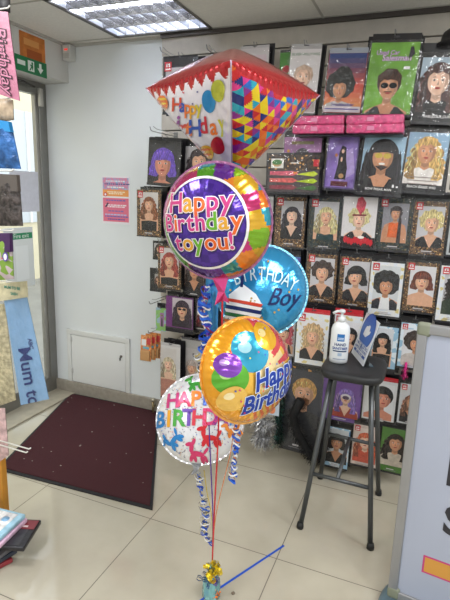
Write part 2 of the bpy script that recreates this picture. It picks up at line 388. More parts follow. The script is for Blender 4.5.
# ---- louvred ceiling light
t = thing('ceiling_light', 'square recessed louvred fluorescent light in the ceiling near the back wall', 'ceiling light', ((LX0+LX1)/2, (LY0+LY1)/2, ZC))
hx, hy = (LX1-LX0)/2, (LY1-LY0)/2
mr = mat('#a5a5a8', .25, .85); mk = mat('#d4d8e0', .3, .6)
MB().box((-hx, -hy, .1), (hx, hy, .11), mk).box((-hx, -hy, 0), (-hx+.008, hy, .1), mk).box((hx-.008, -hy, 0), (hx, hy, .1), mk).box((-hx, -hy, 0), (hx, -hy+.008, .1), mk).box((-hx, hy-.008, 0), (hx, hy, .1), mk).build('housing', t)
f = MB(); mf = mat('#5c5a58', .4, .3)
for lo, hi in (((-hx-.006, -hy-.006), (-hx+.014, hy+.006)), ((hx-.014, -hy-.006), (hx+.006, hy+.006)), ((-hx, -hy-.006), (hx, -hy+.014)), ((-hx, hy-.014), (hx, hy+.006))): f.box((*lo, -.004), (*hi, .004), mf)
f.build('frame', t)
lv = MB()
for k in range(1, 4):
    y = -hy + k*2*hy/4
    lv.add([(-hx+.01, y-.010, .036), (hx-.01, y-.010, .036), (hx-.01, y, 0), (-hx+.01, y, 0), (-hx+.01, y+.010, .036), (hx-.01, y+.010, .036)], [(0, 1, 2, 3), (3, 2, 5, 4)], mr)
for k in range(1, 9):
    x = -hx + k*2*hx/9
    lv.add([(x-.003, -hy+.01, .034), (x-.003, hy-.01, .034), (x, hy-.01, .002), (x, -hy+.01, .002), (x+.003, -hy+.01, .034), (x+.003, hy-.01, .034)], [(0, 1, 2, 3), (3, 2, 5, 4)], mr)
lv.build('louvre', t)
for k in (0, 1, 2):
    y = -hy + (k+.5)*2*hy/4
    MB().tube([(-hx+.02, y, .07), (hx-.02, y, .07)], .015, mat('#f2f6ff', .5, emit=26), 12).build('fluorescent_tube', t)

# ================================================================== PACKETS
SK = {'l': '#dba98a', 'm': '#c98f6c', 'p': '#e6bda4', 'd': '#8e5a3c', 'r': '#d08a72'}
def hairm(c): return mat(c, .5, 0, .62, 130, 0, 60, 0, 0, .5, (2.2, 1., .45))
def portrait(P, cx, cy_, s, hair, style='long', skin='l', cloth='#1c1a20', neck='v', extra=None, turn=0.):
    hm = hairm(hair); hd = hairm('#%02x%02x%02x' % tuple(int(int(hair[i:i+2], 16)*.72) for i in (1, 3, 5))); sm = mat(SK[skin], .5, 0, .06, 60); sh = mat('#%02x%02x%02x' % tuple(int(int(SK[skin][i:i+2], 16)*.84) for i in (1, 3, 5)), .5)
    E_ = lambda x, y, rx, ry, n=24, **k: ell(cx+x*s, cy_+y*s, rx*s, ry*s, n, **k)
    pt = lambda L: [(cx+x*s, cy_+y*s) for x, y in L]
    ph = random.uniform(0, 6)
    def mane(w, d, wav, wf):
        out = []
        n = 40
        for k in range(n+1):
            u = k/n; a = PI*u
            out.append((math.cos(a)*1.12*(1+wav*.4*math.sin(wf*a+ph)), .25+math.sin(a)*1.12))
        for k in range(1, 15):
            u = k/14; out.append((-1.1-(w-1.1)*math.sin(u*PI*.55)+wav*math.sin(wf*u*2.4+ph), .25-u*(d+.25)))
        out.append((-w*.45, -d-.12)); out.append((0, -d*.55)); out.append((w*.5, -d-.1))
        for k in range(14, 0, -1):
            u = k/14; out.append((1.1+(w-1.1)*math.sin(u*PI*.55)+wav*math.sin(wf*u*2.4+ph+1), .25-u*(d+.25)))
        return pt(out)
    if style == 'long': P.poly(mane(1.45, 3.1, .04, 6), hm)
    elif style == 'wavy': P.poly(mane(1.75, 3.0, .13, 7), hm)
    elif style == 'curly': P.poly(mane(2.0, 2.7, .2, 13), hm)
    elif style == 'bob': P.poly(mane(1.35, .95, .04, 5), hm)
    elif style == 'mullet': P.poly(E_(0, .35, 1.45, 1.45, 44, wav=.09, wf=13), hm); P.poly(mane(1.35, 2.0, .16, 11), hm)
    elif style == 'afro': P.poly(E_(0, .5, 1.75, 1.6, 48, wav=.035, wf=11), hm)
    elif style == 'curlyshort': P.poly(E_(0, .35, 1.42, 1.28, 48, wav=.07, wf=9), hm)
    elif style == 'short': P.poly(E_(0, .35, 1.0, 1.05), hm)
    elif style == 'cap': P.poly(E_(.1, .35, 1.1, 1.1), hm)
    elif style == 'bald': pass
    # shoulders, neck
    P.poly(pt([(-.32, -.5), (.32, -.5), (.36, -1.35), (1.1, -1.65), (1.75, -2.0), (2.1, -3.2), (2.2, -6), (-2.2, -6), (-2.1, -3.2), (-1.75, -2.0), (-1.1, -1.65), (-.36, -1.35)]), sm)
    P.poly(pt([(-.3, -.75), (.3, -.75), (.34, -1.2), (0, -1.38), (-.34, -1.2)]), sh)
    if cloth:
        cm = mat(cloth, .6, 0, .15, 40)
        if neck == 'v': P.poly(pt([(-1.0, -1.62), (-.7, -1.6), (0, -3.0), (.7, -1.6), (1.0, -1.62), (1.8, -2.3), (2.2, -6), (-2.2, -6), (-1.8, -2.3)]), cm)
        elif neck == 'strap': P.poly(pt([(-.95, -1.6), (-.75, -1.6), (-.7, -2.4), (0, -2.6), (.7, -2.4), (.75, -1.6), (.95, -1.6), (1.25, -2.8), (1.3, -6), (-1.3, -6), (-1.25, -2.8)]), cm)
        elif neck == 'tube': P.poly(pt([(-1.5, -2.7), (0, -2.55), (1.5, -2.7), (1.4, -6), (-1.4, -6)]), cm)
        elif neck == 'crew': P.poly(pt([(-.45, -1.35), (0, -1.6), (.45, -1.35), (1.3, -1.62), (2.0, -2.2), (2.4, -6), (-2.4, -6), (-2.0, -2.2), (-1.3, -1.62)]), cm)
    if style in ('long', 'wavy', 'curly'):   # locks in front of the shoulders
        wv = {'long': .03, 'wavy': .12, 'curly': .2}[style]
        for sg in (-1, 1):
            L = [(sg*(.78+.08*math.sin(k)), .3-k*.25) for k in range(12)]; Rr = [(sg*(1.25+.3*math.sin(k/11*2.2)+wv*math.sin(k*2.1)), .3-k*.25) for k in range(11, -1, -1)]
            P.poly(pt(L+Rr), hd if sg < 0 else hm)
    P.poly(E_(turn*.15, 0, .76, 1.0, 28), sm)
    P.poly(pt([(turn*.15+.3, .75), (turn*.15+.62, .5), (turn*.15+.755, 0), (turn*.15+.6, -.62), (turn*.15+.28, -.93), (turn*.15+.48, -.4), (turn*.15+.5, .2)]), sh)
    P.poly(E_(turn*.15-.15, -.02, .36, .5, 14), mat('#%02x%02x%02x' % tuple(min(255, int(int(SK[skin][i:i+2], 16)*1.1)) for i in (1, 3, 5)), .5))
    hlt = hairm('#%02x%02x%02x' % tuple(min(255, int(int(hair[i:i+2], 16)*1.35+14)) for i in (1, 3, 5))); P.L += 1
    if style in ('long', 'wavy', 'curly', 'mullet'):
        wv = {'long': .03, 'wavy': .1, 'curly': .14, 'mullet': .1}[style]
        for sg in (-1, 1):
            for q_ in (.98, 1.2):
                L = [(sg*(q_+.22*math.sin(k/9*2.2)+wv*math.sin(k*2.1+q_*9)), .5-k*.28) for k in range(9)]
                P.poly(pt(L+[(x+.07*sg, y) for x, y in L[::-1]]), hlt if q_ < 1 or sg < 0 else hd, P.L)
    # fringe
    if style in ('long', 'bob') : P.poly(pt([(-.85, -.1), (-.95, .6), (-.5, 1.15), (.3, 1.2), (.9, .75), (.9, -.1), (.72, .3), (.3, .38), (-.3, .34), (-.7, .28)]), hm)
    elif style in ('wavy', 'curly', 'mullet', 'curlyshort', 'afro', 'short'): P.poly(pt([(-.9, -.05), (-1.0, .7), (-.4, 1.25), (.4, 1.25), (1.0, .7), (.9, -.05), (.72, .45), (.2, .7), (-.1, .55), (-.45, .62), (-.72, .35)]), hm)
    if style in ('long', 'bob', 'wavy', 'short', 'mullet'):
        P.L += 1
        for x_ in (-.6, -.3, .05, .4): P.poly(pt([(x_, 1.15-abs(x_)*.3), (x_+.09, 1.15-abs(x_)*.3), (x_*1.2+.05, .62)]), hlt if x_ < .1 else hd, P.L)
    elif style == 'cap': P.poly(pt([(-.9, .1), (-1, .9), (0, 1.45), (1, .9), (.9, .1), (.6, .55), (-.6, .55)]), hm)
    if s > .003:
        dk = mat('#2a1d1a', .5); lip = mat('#a8403c', .5); t_ = turn*.2
        for sg in (-1, 1):
            P.poly(E_(t_+sg*.3, .08, .15, .075, 8), mat('#efe6e0', .5), P.L+1 if sg < 0 else P.L)
        for sg in (-1, 1): P.poly(E_(t_+sg*.3, .08, .08, .075, 8), dk, P.L+1 if sg < 0 else P.L)
        for sg in (-1, 1): P.poly(pt([(t_+sg*.12, .26), (t_+sg*.3, .34), (t_+sg*.5, .24), (t_+sg*.3, .28)]), dk, P.L)
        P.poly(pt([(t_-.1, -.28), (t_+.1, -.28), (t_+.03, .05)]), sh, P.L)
        P.poly(E_(t_, -.5, .22, .085, 12), lip, P.L)
    if extra: extra(P, pt, E_)

def label_logo(P, x, y, w):
    P.poly(rect(x, y-w*1.15, x+w, y), mat('#c8202e', .45)); wm = mat('#f3eeee', .5)
    P.poly(rect(x+w*.2, y-w*.62, x+w*.42, y-w*.18), wm); P.poly(rect(x+w*.58, y-w*.62, x+w*.8, y-w*.18), wm, P.L); P.poly(rect(x+w*.2, y-w*.34, x+w*.8, y-w*.18), wm, P.L)
    P.poly(rect(x+w*.12, y-w*.98, x+w*.88, y-w*.8), wm, P.L)

HOOKM = mat('#8d8d8f', .3, .9); PACKS = []
def hook(x, z, y, label, group='wire display hooks on the slatwall'):
    o = MB().tube([(0, SLY-y, .0), (0, .002, .0), (0, -.012, .004), (0, -.022, .02)], .0022, HOOKM, 6)
    o.tube([(0, SLY-y, .016), (0, .05, .016), (0, .012, .026)], .0016, HOOKM, 5)
    o.box((-.012, SLY-y-.004, -.02), (.012, SLY-y, .025), HOOKM)
    o = o.build('display_hook'); o.location = (x, y, z); tag(o, label, 'hook', group); return o

def bagshape(w, h, d, rngs=0):
    mb = MB(); nx, nz = 9, 13; vs = []; fs = []
    for sd in (-1, 1):
        for i in range(nx):
            for j in range(nz):
                u, v = i/(nx-1)*2-1, j/(nz-1)*2-1
                bul = (max(0, (1-u**4)*(1-v**4)))**.5
                wr = .18*math.sin(5*u+3*v+rngs)+.12*math.sin(9*v-4*u+rngs*2)
                vs.append((u*w/2, (-.0035 if sd < 0 else .004)+sd*(d*(bul*(1+wr)) if sd > 0 else .0025*bul*(1+wr*2)), v*h/2))
        o = 0 if sd < 0 else nx*nz
        for i in range(nx-1):
            for j in range(nz-1):
                q = (o+i*nz+j, o+(i+1)*nz+j, o+(i+1)*nz+j+1, o+i*nz+j+1); fs.append(q if sd < 0 else q[::-1])
    return mb.add(vs, fs, M_BAG, True)

def packet(box, Y, label, draw, card='#16151a', border=None, photo=None, tilt=0, head=.03, headcol='#141316', backs=2, thick=.011,
           name='wig_packet', cat='packet', logo=True, yaw=0, hk=True, foot=.012, caption=None, short=None, bag=True, group=None):
    x0, y0, x1, y1 = box
    L, R_ = at(x0, (y0+y1)/2, Y=Y), at(x1, (y0+y1)/2, Y=Y); Tp, Bt = at((x0+x1)/2, y0, Y=Y), at((x0+x1)/2, y1, Y=Y)
    w, h = R_.x-L.x, Tp.z-Bt.z; c_ = (L+R_+Tp+Bt)/4
    t = thing(name, label, cat, (c_.x, Y, c_.z), (0, math.radians(tilt), math.radians(yaw)), group)
    hw, hh = w/2, h/2
    mb = MB(); cm = border or mat(card, .45)
    mb.box((-hw, -.001, -hh), (hw, .001, hh), cm)
    cardo = mb.build('insert_card', t)
    if head:
        hb = MB().box((-hw*1.0, -.0012, hh-.002), (hw*1.0, .0012, hh+head), mat(headcol, .35))
        hb.box((-.012, -.0016, hh+head*.55), (.012, .0016, hh+head*.75), mat('#3c3b40', .4)); hb.build('hang_header', t)
    ft = MB().box((-hw*1.03, -.0006, -hh-foot), (hw*1.03, .0006, -hh+.001), mat('#232228', .3)).build('bag_flap', t) if foot else None
    ph_ = photo or (.08, .04, .92, .86)     # fractions left, bottom.. of the photo rectangle (x0, z0 from bottom, x1, z1)
    px0, pz0, px1, pz1 = -hw+w*ph_[0], -hh+h*ph_[1], -hw+w*ph_[2], -hh+h*ph_[3]
    P = Print((px0, pz0, px1, pz1)); draw(P, (px0+px1)/2, (pz0+pz1)/2, px1-px0, pz1-pz0, w, h)
    P.b = None
    po_ = P.flat(y0=-.001).build('portrait_photo', t)
    Q = Print((-hw, -hh, hw, hh)); Q.L = P.L
    if logo:
        label_logo(Q, -hw+w*.06, hh-h*.03, w*.2); Q.flat(y0=-.001).build('brand_label', t); Q.items = []
    if caption: Q.text(caption, 0, -hh+h*.075, h*.055, mat('#e8e6e6', .5), .012)
    elif caption is None:
        Q.poly(rect(-w*.16, -hh+h*.055, w*.16, -hh+h*.075), mat('#c9c6c8', .5), Q.L+1); Q.poly(rect(-w*.26, -hh+h*.03, w*.26, -hh+h*.038), mat('#8a888c', .5), Q.L)
    if Q.items: Q.flat(y0=-.001).build('caption', t)
    MB_ = bagshape(w*1.08, h+.02, thick, random.uniform(0, 6)).build('plastic_bag', t) if bag else None
    kids = [o for o in (cardo, ft) if o]
    rb = MB().box((-hw*1.13, .000, -hh-foot-.004), (hw*1.13, .002, hh+max(head, .012)), mat('#1a191d', .3)).build(name) if backs else None  # packets behind, as widened black cards that put shade into the gaps
    for k in range(backs):
        r2 = rb if k == 0 else rb.copy()
        if k: COL.objects.link(r2)
        tag(r2, 'one of the packets hung behind the %s, a wide black card shading the gaps' % (short or label), cat, 'packets hung behind the %s' % (short or label))
        r2.location = (c_.x+random.uniform(-.008, .012), Y+.03+.03*k+.009*(int(x0) % 3), c_.z+random.uniform(0, .012)); r2.rotation_euler = (0, math.radians(tilt+random.uniform(-1, 1)), math.radians(yaw))
    if hk: hook(c_.x, c_.z+hh+max(head-.008, -.003), Y-.0, 'wire hook holding the %s' % (short or label), None)
    return t

GL = glitter_mat('#2b1d16', '#7a5836', '#d8b070'); GD = glitter_mat('#171a1c', '#2c3c3a', '#7c6a3a'); DOODLE = glitter_mat('#e6e6e4', '#dfe4ec', '#d9c98a', 70)
BLUEB = glitter_mat('#9cc4de', '#e4eef6', '#3a7cb4', 30)
def D(hair, style, skin='l', cloth='#1c1a20', neck='v', bg='#c2c0c5', sc=.19, up=.14, dx=0, extra=None, turn=0):
    def f(P, cx, cz, w, h, W, H):
        P.poly(rect(cx-w/2, cz-h/2, cx+w/2, cz+h/2), mat(bg, .5, 0, .05, 12))
        portrait(P, cx+dx*w, cz+(up-.03)*h, min(sc*1.62, .34)*w, hair, style, skin, cloth, neck, extra, turn)
    return f
Y0 = 2.5
# ---------------- row C (second full row)
packet((275, 197, 305, 247), Y0, 'black wavy wig packet with gold glitter border, right of the purple round balloon', D('#241c28', 'wavy', 'p', '#18161a', 'v'), border=GL, photo=(.2, .16, .92, .92), short='black wavy wig packet')
packet((309, 198, 341, 250), Y0, 'long pale blonde curly wig packet with dark green foot', D('#dcc48c', 'curly', 'l', '#1d3a3c', 'strap', sc=.18), border=GD, card='#10302c', photo=(.15, .2, .9, .93), short='pale blonde curly wig packet')
def flap(P, pt, E_):
    P.poly(pt([(-.9, .45), (.9, .5), (.9, .72), (-.9, .67)]), mat('#7d2630', .5))
    P.poly(pt([(.1, .6), (-.5, 1.6), (-.35, 2.7), (.2, 3.0), (.75, 2.2), (.6, 1.2)]), mat('#c8485a', .6, 0, .3, 90))
def flapd(P, cx, cz, w, h, W, H):
    P.poly(rect(cx-w/2, cz-h/2, cx+w/2, cz+h/2), mat('#dcd8da', .5))
    portrait(P, cx, cz+.05*h, .23*w, '#e0c690', 'curlyshort', 'p', '#1b191c', 'v', flap)
    P.poly(rect(cx-w/2, cz-h/2, cx+w/2, cz-h*.3), mat('#1a1518', .5)); rd = mat('#c22230', .5)
    for k in range(9): P.poly(ell(cx-w*.36+k*w*.095, cz-h*.36-(k % 3)*h*.02, w*.06, h*.07, 12, wav=.15), rd)
    P.poly(ell(cx+.1*w, cz-h*.3, w*.1, h*.03, 12), mat('#f0e6e0', .5))
packet((342, 197, 376, 247), Y0-.01, 'flapper wig packet with red feather headband and red footer', flapd, card='#d8d6d8', photo=(.0, .0, 1, 1), logo=False, short='flapper wig packet', caption='')
def orange(P, pt, E_):
    P.poly(pt([(-1.0, -1.65), (-.5, -1.5), (0, -1.7), (.5, -1.5), (1.0, -1.65), (1.1, -4.2), (-1.1, -4.2)]), mat('#e0662a', .5, 0, .15, 40))
    P.poly(pt([(.7, .3), (1.1, -1), (1.2, -5), (.8, -5.6), (.5, -5), (.6, -1)]), hairm('#2c2024'))
packet((378, 198, 411, 250), Y0, 'dark ponytail wig packet showing a woman in an orange top', D('#33282c', 'cap', 'm', None, bg='#8b8a92', sc=.14, up=.26, extra=orange), card='#17171c', border=GD, photo=(.12, .14, .9, .9), short='ponytail wig packet')
packet((412, 201, 446, 255), Y0, 'short blonde finger-wave wig packet with woman in black v-neck', D('#dcbf82', 'curlyshort', 'l', '#17151a', 'v', sc=.24, up=.12, dx=.05), card='#1b1a1d', border=GL, photo=(.14, .14, .92, .9), short='blonde finger-wave wig packet')
packet((449, 203, 480, 256), Y0, 'brown wig packet cut off by the right edge in the second full row', D('#6a4a34', 'long'), card='#b5babd', short='wig packet at the right edge')
packet((252, 196, 272.5, 245), Y0+.02, 'white edged wig packet half hidden by the purple round balloon', D('#5a4038', 'wavy'), card='#b9b6b8', short='wig packet beside the purple balloon', logo=False)
# ---------------- row D
packet((306, 254, 336, 303), Y0, 'short dark curly wig packet with woman in a black top', D('#3a2a26', 'curlyshort', 'l', '#1a181a', 'v', sc=.21), card='#1c1a1e', border=GL, photo=(.14, .14, .92, .92), short='dark curly wig packet')
packet((339, 257, 370, 308), Y0, 'black bob wig packet with woman turned to the left', D('#121115', 'bob', 'l', '#17151a', 'v', sc=.23, turn=-1), card='#1c1a1e', border=GL, photo=(.14, .14, .95, .92), short='black bob wig packet')
packet((369, 262, 402, 316), Y0-.01, 'big black afro wig packet on a white doodled card', D('#17181c', 'afro', 'm', '#22232c', 'v', sc=.2, up=.06, bg='#cfd3d6', extra=lambda P, pt, E_: P.poly(pt([(-.5, -1.3), (0, -1.5), (.5, -1.3), (.95, -6), (-.95, -6)]), mat('#e9e9ea', .5))), card='#dddcda', border=DOODLE, photo=(.12, .12, .9, .93), short='afro wig packet')
packet((404, 262, 437, 312), Y0, 'auburn bob wig packet with gold glitter sides', D('#6b3222', 'bob', 'l', None, sc=.23, bg='#d9d8dc'), card='#1b1a1d', border=GL, photo=(.14, .12, .92, .92), short='auburn bob wig packet')
packet((438, 266, 472, 322), Y0-.01, 'white doodled wig packet cut off at the right edge above the sign board', D('#2c2420', 'mullet', 'm', '#2c3a2c', 'crew'), card='#dddcda', border=DOODLE, photo=(.14, .12, .92, .9), short='white doodled wig packet')
packet((281, 256, 299, 302), Y0+.01, 'blue and violet wig packet half hidden behind the blue balloon', D('#caa46a', 'long', 'l', '#6a4a9c', bg='#d8c4a8'), card='#3d6fa8', border=glitter_mat('#3d6fa8', '#5a4aa0', '#8ab4dc', 40), photo=(.0, .2, .7, .85), short='blue and violet wig packet', logo=False)
# ---------------- row E
packet((296, 313, 328, 365), Y0-.13, 'big blonde mullet wig packet in white card left of the sanitiser', D('#c4a478', 'mullet', 'l', '#1a181c', 'v', bg='#e4e2e4', sc=.2, up=.12), card='#e2e0e2', border=DOODLE, photo=(.14, .1, .9, .86), head=.022, headcol='#c0202e', short='blonde mullet wig packet', caption='')
packet((333, 315, 361, 362), Y0-.1, 'long black wig packet behind the sanitiser bottle', D('#1a181c', 'long', 'l', '#18161a', 'v', bg='#e0dee2', dx=.1), card='#dedce0', border=DOODLE, photo=(.14, .1, .9, .86), head=.03, headcol='#b81e2c', short='long black wig packet behind the bottle')
packet((371, 326, 397, 368), Y0, 'straight long black wig packet with blue sides beside the hand-wash sign', D('#121014', 'long', 'l', '#141216', 'tube', bg='#d8dadf', sc=.18, up=.22), card='#9cc0d8', border=BLUEB, photo=(.04, .04, .82, .94), short='straight black wig packet', logo=False, foot=.03)
packet((399, 323, 426, 368), Y0, 'brown afro wig packet half hidden by the sign board corner', D('#33241e', 'afro', 'm', '#c8c0ba', 'crew', bg='#e0e0e4', sc=.2, dx=.1), card='#9cc0d8', border=BLUEB, photo=(.12, .04, .95, .86), short='brown afro wig packet')
packet((272, 312, 295, 355), Y0-.05, 'pink and red mohawk wig packet between the blue and orange balloons', D('#c24a5a', 'mullet', 'l', '#1a1a1e', 'strap', bg='#d8d4da', sc=.24, up=.05, extra=lambda P, pt, E_: P.poly(pt([(-.9, .2), (-.8, .7), (0, 1.0), (.8, .7), (.9, .2), (0, .45)]), mat('#3e3a24', .5, 0, .4, 90))), card='#c9c6cc', photo=(.05, .05, .95, .95), short='mohawk wig packet', logo=False)
packet((430, 330, 470, 385), Y0, 'blonde wig packet hidden behind the top of the sign board', D('#caa66a', 'long'), short='wig packet behind the sign board', backs=0)
# ---------------- row F / G
def beard(P, pt, E_):
    P.poly(pt([(-.5, -.35), (0, -.3), (.5, -.35), (.45, -.85), (0, -1.05), (-.45, -.85)]), mat('#8a5c40', .5, 0, .3, 120)); P.poly(E_(0, -.52, .2, .06, 10), mat('#b0605a', .5))
packet((283, 368, 322, 452), 2.51, 'blond men\'s wig packet with bearded man on a dark bokeh card', D('#c89a58', 'short', 'l', '#3a3a3e', 'crew', bg='#3a3c48', sc=.27, up=.24, extra=beard), card='#20222a', border=glitter_mat('#1c1e26', '#2c3040', '#e0a050', 60), photo=(.04, .02, .96, .97), head=.03, short='blond men\'s wig packet', logo=False, tilt=2)
def fant(P, pt, E_):
    P.poly(E_(0, .1, .7, .45, 16), mat('#e6dfe6', .5)); P.poly(E_(0, -.05, .5, .3, 16), mat('#54405c', .5))
packet((322, 380, 361, 421), Y0, 'purple fantasy make-up packet behind the stool legs', D('#8a70c0', 'long', 'p', '#a03828', 'v', bg='#7a50a4', sc=.13, up=.12, dx=.1, extra=fant), card='#6a3a98', border=mat('#6d459c', .5, 0, .4, 14), photo=(.1, .1, .95, .95), short='purple fantasy packet', logo=False)
packet((363, 380, 396, 421), Y0, 'black swim cap style wig packet showing a woman in profile', D('#131216', 'cap', 'r', None, bg='#dfe0e2', sc=.24, up=.12, dx=.08, turn=1.2), card='#d8d8da', photo=(.05, .04, .92, .92), headcol='#b81f2c', head=.02, short='black cap wig packet', logo=False, foot=.03)
packet((398.5, 384, 425, 425), Y0, 'white and red wig packet showing left of the sign board edge', D('#8a5a44', 'wavy', 'm', bg='#d0d0d4'), card='#cfd2d6', short='white and red wig packet')
packet((324, 427, 349, 467), Y0, 'black haired wig packet in the bottom row, behind the stool rungs', D('#1a1518', 'bob', 'm', '#1a1a1e', 'v', bg='#c8ccd0', sc=.2), card='#1c1b20', border=BLUEB, photo=(.05, .1, .95, .95), short='bottom row black wig packet', logo=False)
packet((352, 425, 378, 466), Y0, 'red and orange wig packet in the bottom row under the stool', D('#d0603c', 'wavy', 'p', '#c85038', 'crew', bg='#d8c8c0', sc=.2), card='#c8c4c4', border=mat('#cdbcb4', .5, 0, .3, 30), photo=(.05, .08, .95, .92), short='red and orange wig packet')
packet((380, 428, 404, 472), Y0, 'green wig packet with dark curly hair in the bottom row beside the sign board', D('#2a1e1a', 'curly', 'm', '#c4b8a8', 'crew', bg='#4e7c34', sc=.26, dx=.12), card='#4a7a30', photo=(.0, .14, 1, 1), short='green bottom row packet', logo=False)
# ---------------- row B
def glasses(P, pt, E_):
    ym = mat('#cdb24a', .4)
    for sg in (-1, 1): P.poly(E_(sg*.32, .1, .3, .2, 14), ym, P.L+1 if sg < 0 else P.L)
    P.poly(E_(0, -.5, .24, .09, 12), mat('#f0ece6', .5)); P.poly(pt([(-.5, -.7), (0, -.6), (.5, -.7), (0, -1.02)]), mat('#3c2a24', .5))
    for k in range(6): P.poly(pt([(-2.2+k*.3, -2.0-k*.1), (-2.05+k*.3, -1.95-k*.1), (-1.9+k*.3, -6), (-2.05+k*.3, -6)]), mat('#e8e8ea', .5), P.L+1 if k == 0 else P.L)
    for k in range(5): P.poly(pt([(1.0+k*.3, -2.0-k*.1), (1.15+k*.3, -2.0-k*.1), (1.3+k*.3, -6), (1.1+k*.3, -6)]), mat('#e8e8ea', .5), P.L)
packet((360, 134, 404, 194), 2.42, 'straight black long wig packet with man in yellow glasses and zebra shirt', D('#1d1a20', 'long', 'm', '#1a181c', 'v', bg='#9fc0d8', sc=.2, up=.12, extra=glasses), card='#131216', border=None, photo=(.03, .12, .97, .96), head=.02, short='zebra shirt wig packet', caption='BOW FREAK MAN', logo=False, tilt=3)
def mesh_top(P, pt, E_):
    for k in range(6): P.poly(pt([(-1.3, -2.2-k*.3), (1.3, -2.2-k*.3), (1.3, -2.27-k*.3), (-1.3, -2.27-k*.3)]), mat('#8a7a74', .5), P.L+1 if k == 0 else P.L)
packet((404, 131, 447, 192), 2.42, 'long golden curly wig packet with woman in white mesh top', D('#d8a860', 'curly', 'm', '#e8e2de', 'crew', bg='#8fb0cc', sc=.18, up=.16, extra=mesh_top), card='#141317', photo=(.03, .12, .97, .97), head=.025, short='golden curly wig packet', caption='BEACH BABES WIG', logo=False, tilt=3)
packet((449, 133, 490, 193), 2.42, 'pale wig packet cut off at the right edge in the row of large packets', D('#c8a878', 'long', bg='#c9c4bc'), card='#bdb7ae', short='large packet at the right edge', logo=False)
def witch(P, cx, cz, w, h, W, H):
    P.poly(rect(cx-w/2, cz-h/2, cx+w/2, cz+h/2), mat('#8268b4', .5, 0, .35, 16)); P.poly([(cx-.2*w, cz+h*.1), (cx+.35*w, cz+.3*h), (cx+.5*w, cz-.2*h), (cx, cz-.4*h)], mat('#a995cc', .5, 0, .2, 20))
    P.poly([(cx-.02*w, cz+.34*h), (cx+.12*w, cz+.3*h), (cx+.16*w, cz+.05*h), (cx+.22*w, cz-.1*h), (cx+.2*w, cz-.34*h), (cx-.2*w, cz-.34*h), (cx-.12*w, cz-.05*h), (cx-.1*w, cz+.2*h)], mat('#15131a', .5))
    P.poly(ell(cx+.02*w, cz+.22*h, w*.05, h*.04, 12), mat(SK['p'], .5)); P.poly(ell(cx+.0*w, cz+.06*h, w*.035, h*.05, 12), mat(SK['p'], .5)); P.poly(ell(cx+.04*w, cz-.27*h, w*.09, h*.05, 12), mat('#b58a5c', .5))
    P.poly(ell(cx-.2*w, cz+.14*h, w*.05, h*.035, 12), mat('#b8703c', .5)); P.poly(rect(cx-.3*w, cz-.48*h, cx+.3*w, cz-.38*h), mat('#5a1c22', .5, 0, .4, 60))
packet((326, 135, 357, 189), 2.40, 'purple packet with a long dark dressed figure under the pink boxes', witch, card='#57487c', photo=(.04, .03, .96, .96), head=.02, headcol='#8a8890', short='purple dark figure packet', logo=False, caption='', tilt=2)
def neon(P, cx, cz, w, h, W, H):
    P.poly(rect(cx-w/2, cz+h*.1, cx+w/2, cz+h/2), glitter_mat('#231a1c', '#4c3828', '#e0a860', 150))
    P.poly(rect(cx-w*.45, cz+h*.14, cx-w*.2, cz+h*.4), mat('#e4e2dc', .5)); P.poly(ell(cx-w*.33, cz+h*.26, w*.09, h*.08), mat('#c4a070', .5)); P.poly(ell(cx-w*.33, cz+h*.3, w*.1, h*.07), mat('#3f7a3c', .5))
    P.poly(rect(cx+w*.38, cz+h*.2, cx+w*.48, cz+h*.38), mat('#c8202e', .5)); P.poly(rect(cx-w*.06, cz+h*.27, cx+w*.1, cz+h*.3), mat('#d8d4d0', .5))
    P.poly(rect(cx-w/2, cz-h/2, cx+w/2, cz+h*.1), mat('#4a3f42', .5))
    for k, (a_, b_) in enumerate((('#d85a72', '#c8d830'), ('#e0605c', '#b6d028'), ('#8c3040', '#3c6a30'))):
        z_ = cz+h*(.0-k*.19)
        P.poly([(cx-w*.46, z_-h*.05), (cx-w*.46, z_+h*.05), (cx, z_+h*.07), (cx+w*.1, z_), (cx, z_-h*.06)], mat(a_, .4, 0, .3, 80)); P.poly([(cx+w*.05, z_-h*.02), (cx+w*.4, z_+h*.07), (cx+w*.48, z_), (cx+w*.4, z_-h*.07)], mat(b_, .4, 0, .2, 80))
    P.poly([(cx, cz+h*.04), (cx+w*.12, cz+h*.06), (cx+w*.02, cz-h*.02)], mat('#f08a3c', .4))
packet((268, 155, 319, 192), 2.36, 'wide box of pink, orange and lime hair extensions with glitter header', neon, card='#2a2224', photo=(0, 0, 1, 1), head=.0, short='hair extension box', name='hair_extension_pack', logo=False, caption='', backs=1, thick=.02)
def lil(P, cx, cz, w, h, W, H):
    P.poly(rect(cx-w/2, cz-h/2, cx+w/2, cz+h/2), mat('#a873a8', .5, 0, .2, 20)); P.poly(ell(cx, cz-h*.3, w*.24, h*.45, 20), mat('#3d3640', .5)); P.poly(ell(cx-w*.38, cz+.05*h, w*.04, w*.04, 10), mat('#e0a040', .5))
    P.poly(rect(cx-w*.3, cz+h*.26, cx+w*.3, cz+h*.36), mat('#857a50', .5, 0, .4, 200))
packet((284, 137, 321, 168), 2.42, 'lilac card packet with dark semicircle behind the hair extension box', lil, card='#9a6a9c', photo=(0, 0, 1, 1), short='lilac card packet', logo=False, caption='', backs=1, foot=0)
packet((355, 150, 372, 190), 2.46, 'deep purple packet edge between the dark figure and zebra shirt packets', lil, card='#4c3c88', photo=(.1, .1, .3, .3), short='deep purple packet', logo=False, caption='', backs=1, foot=0)
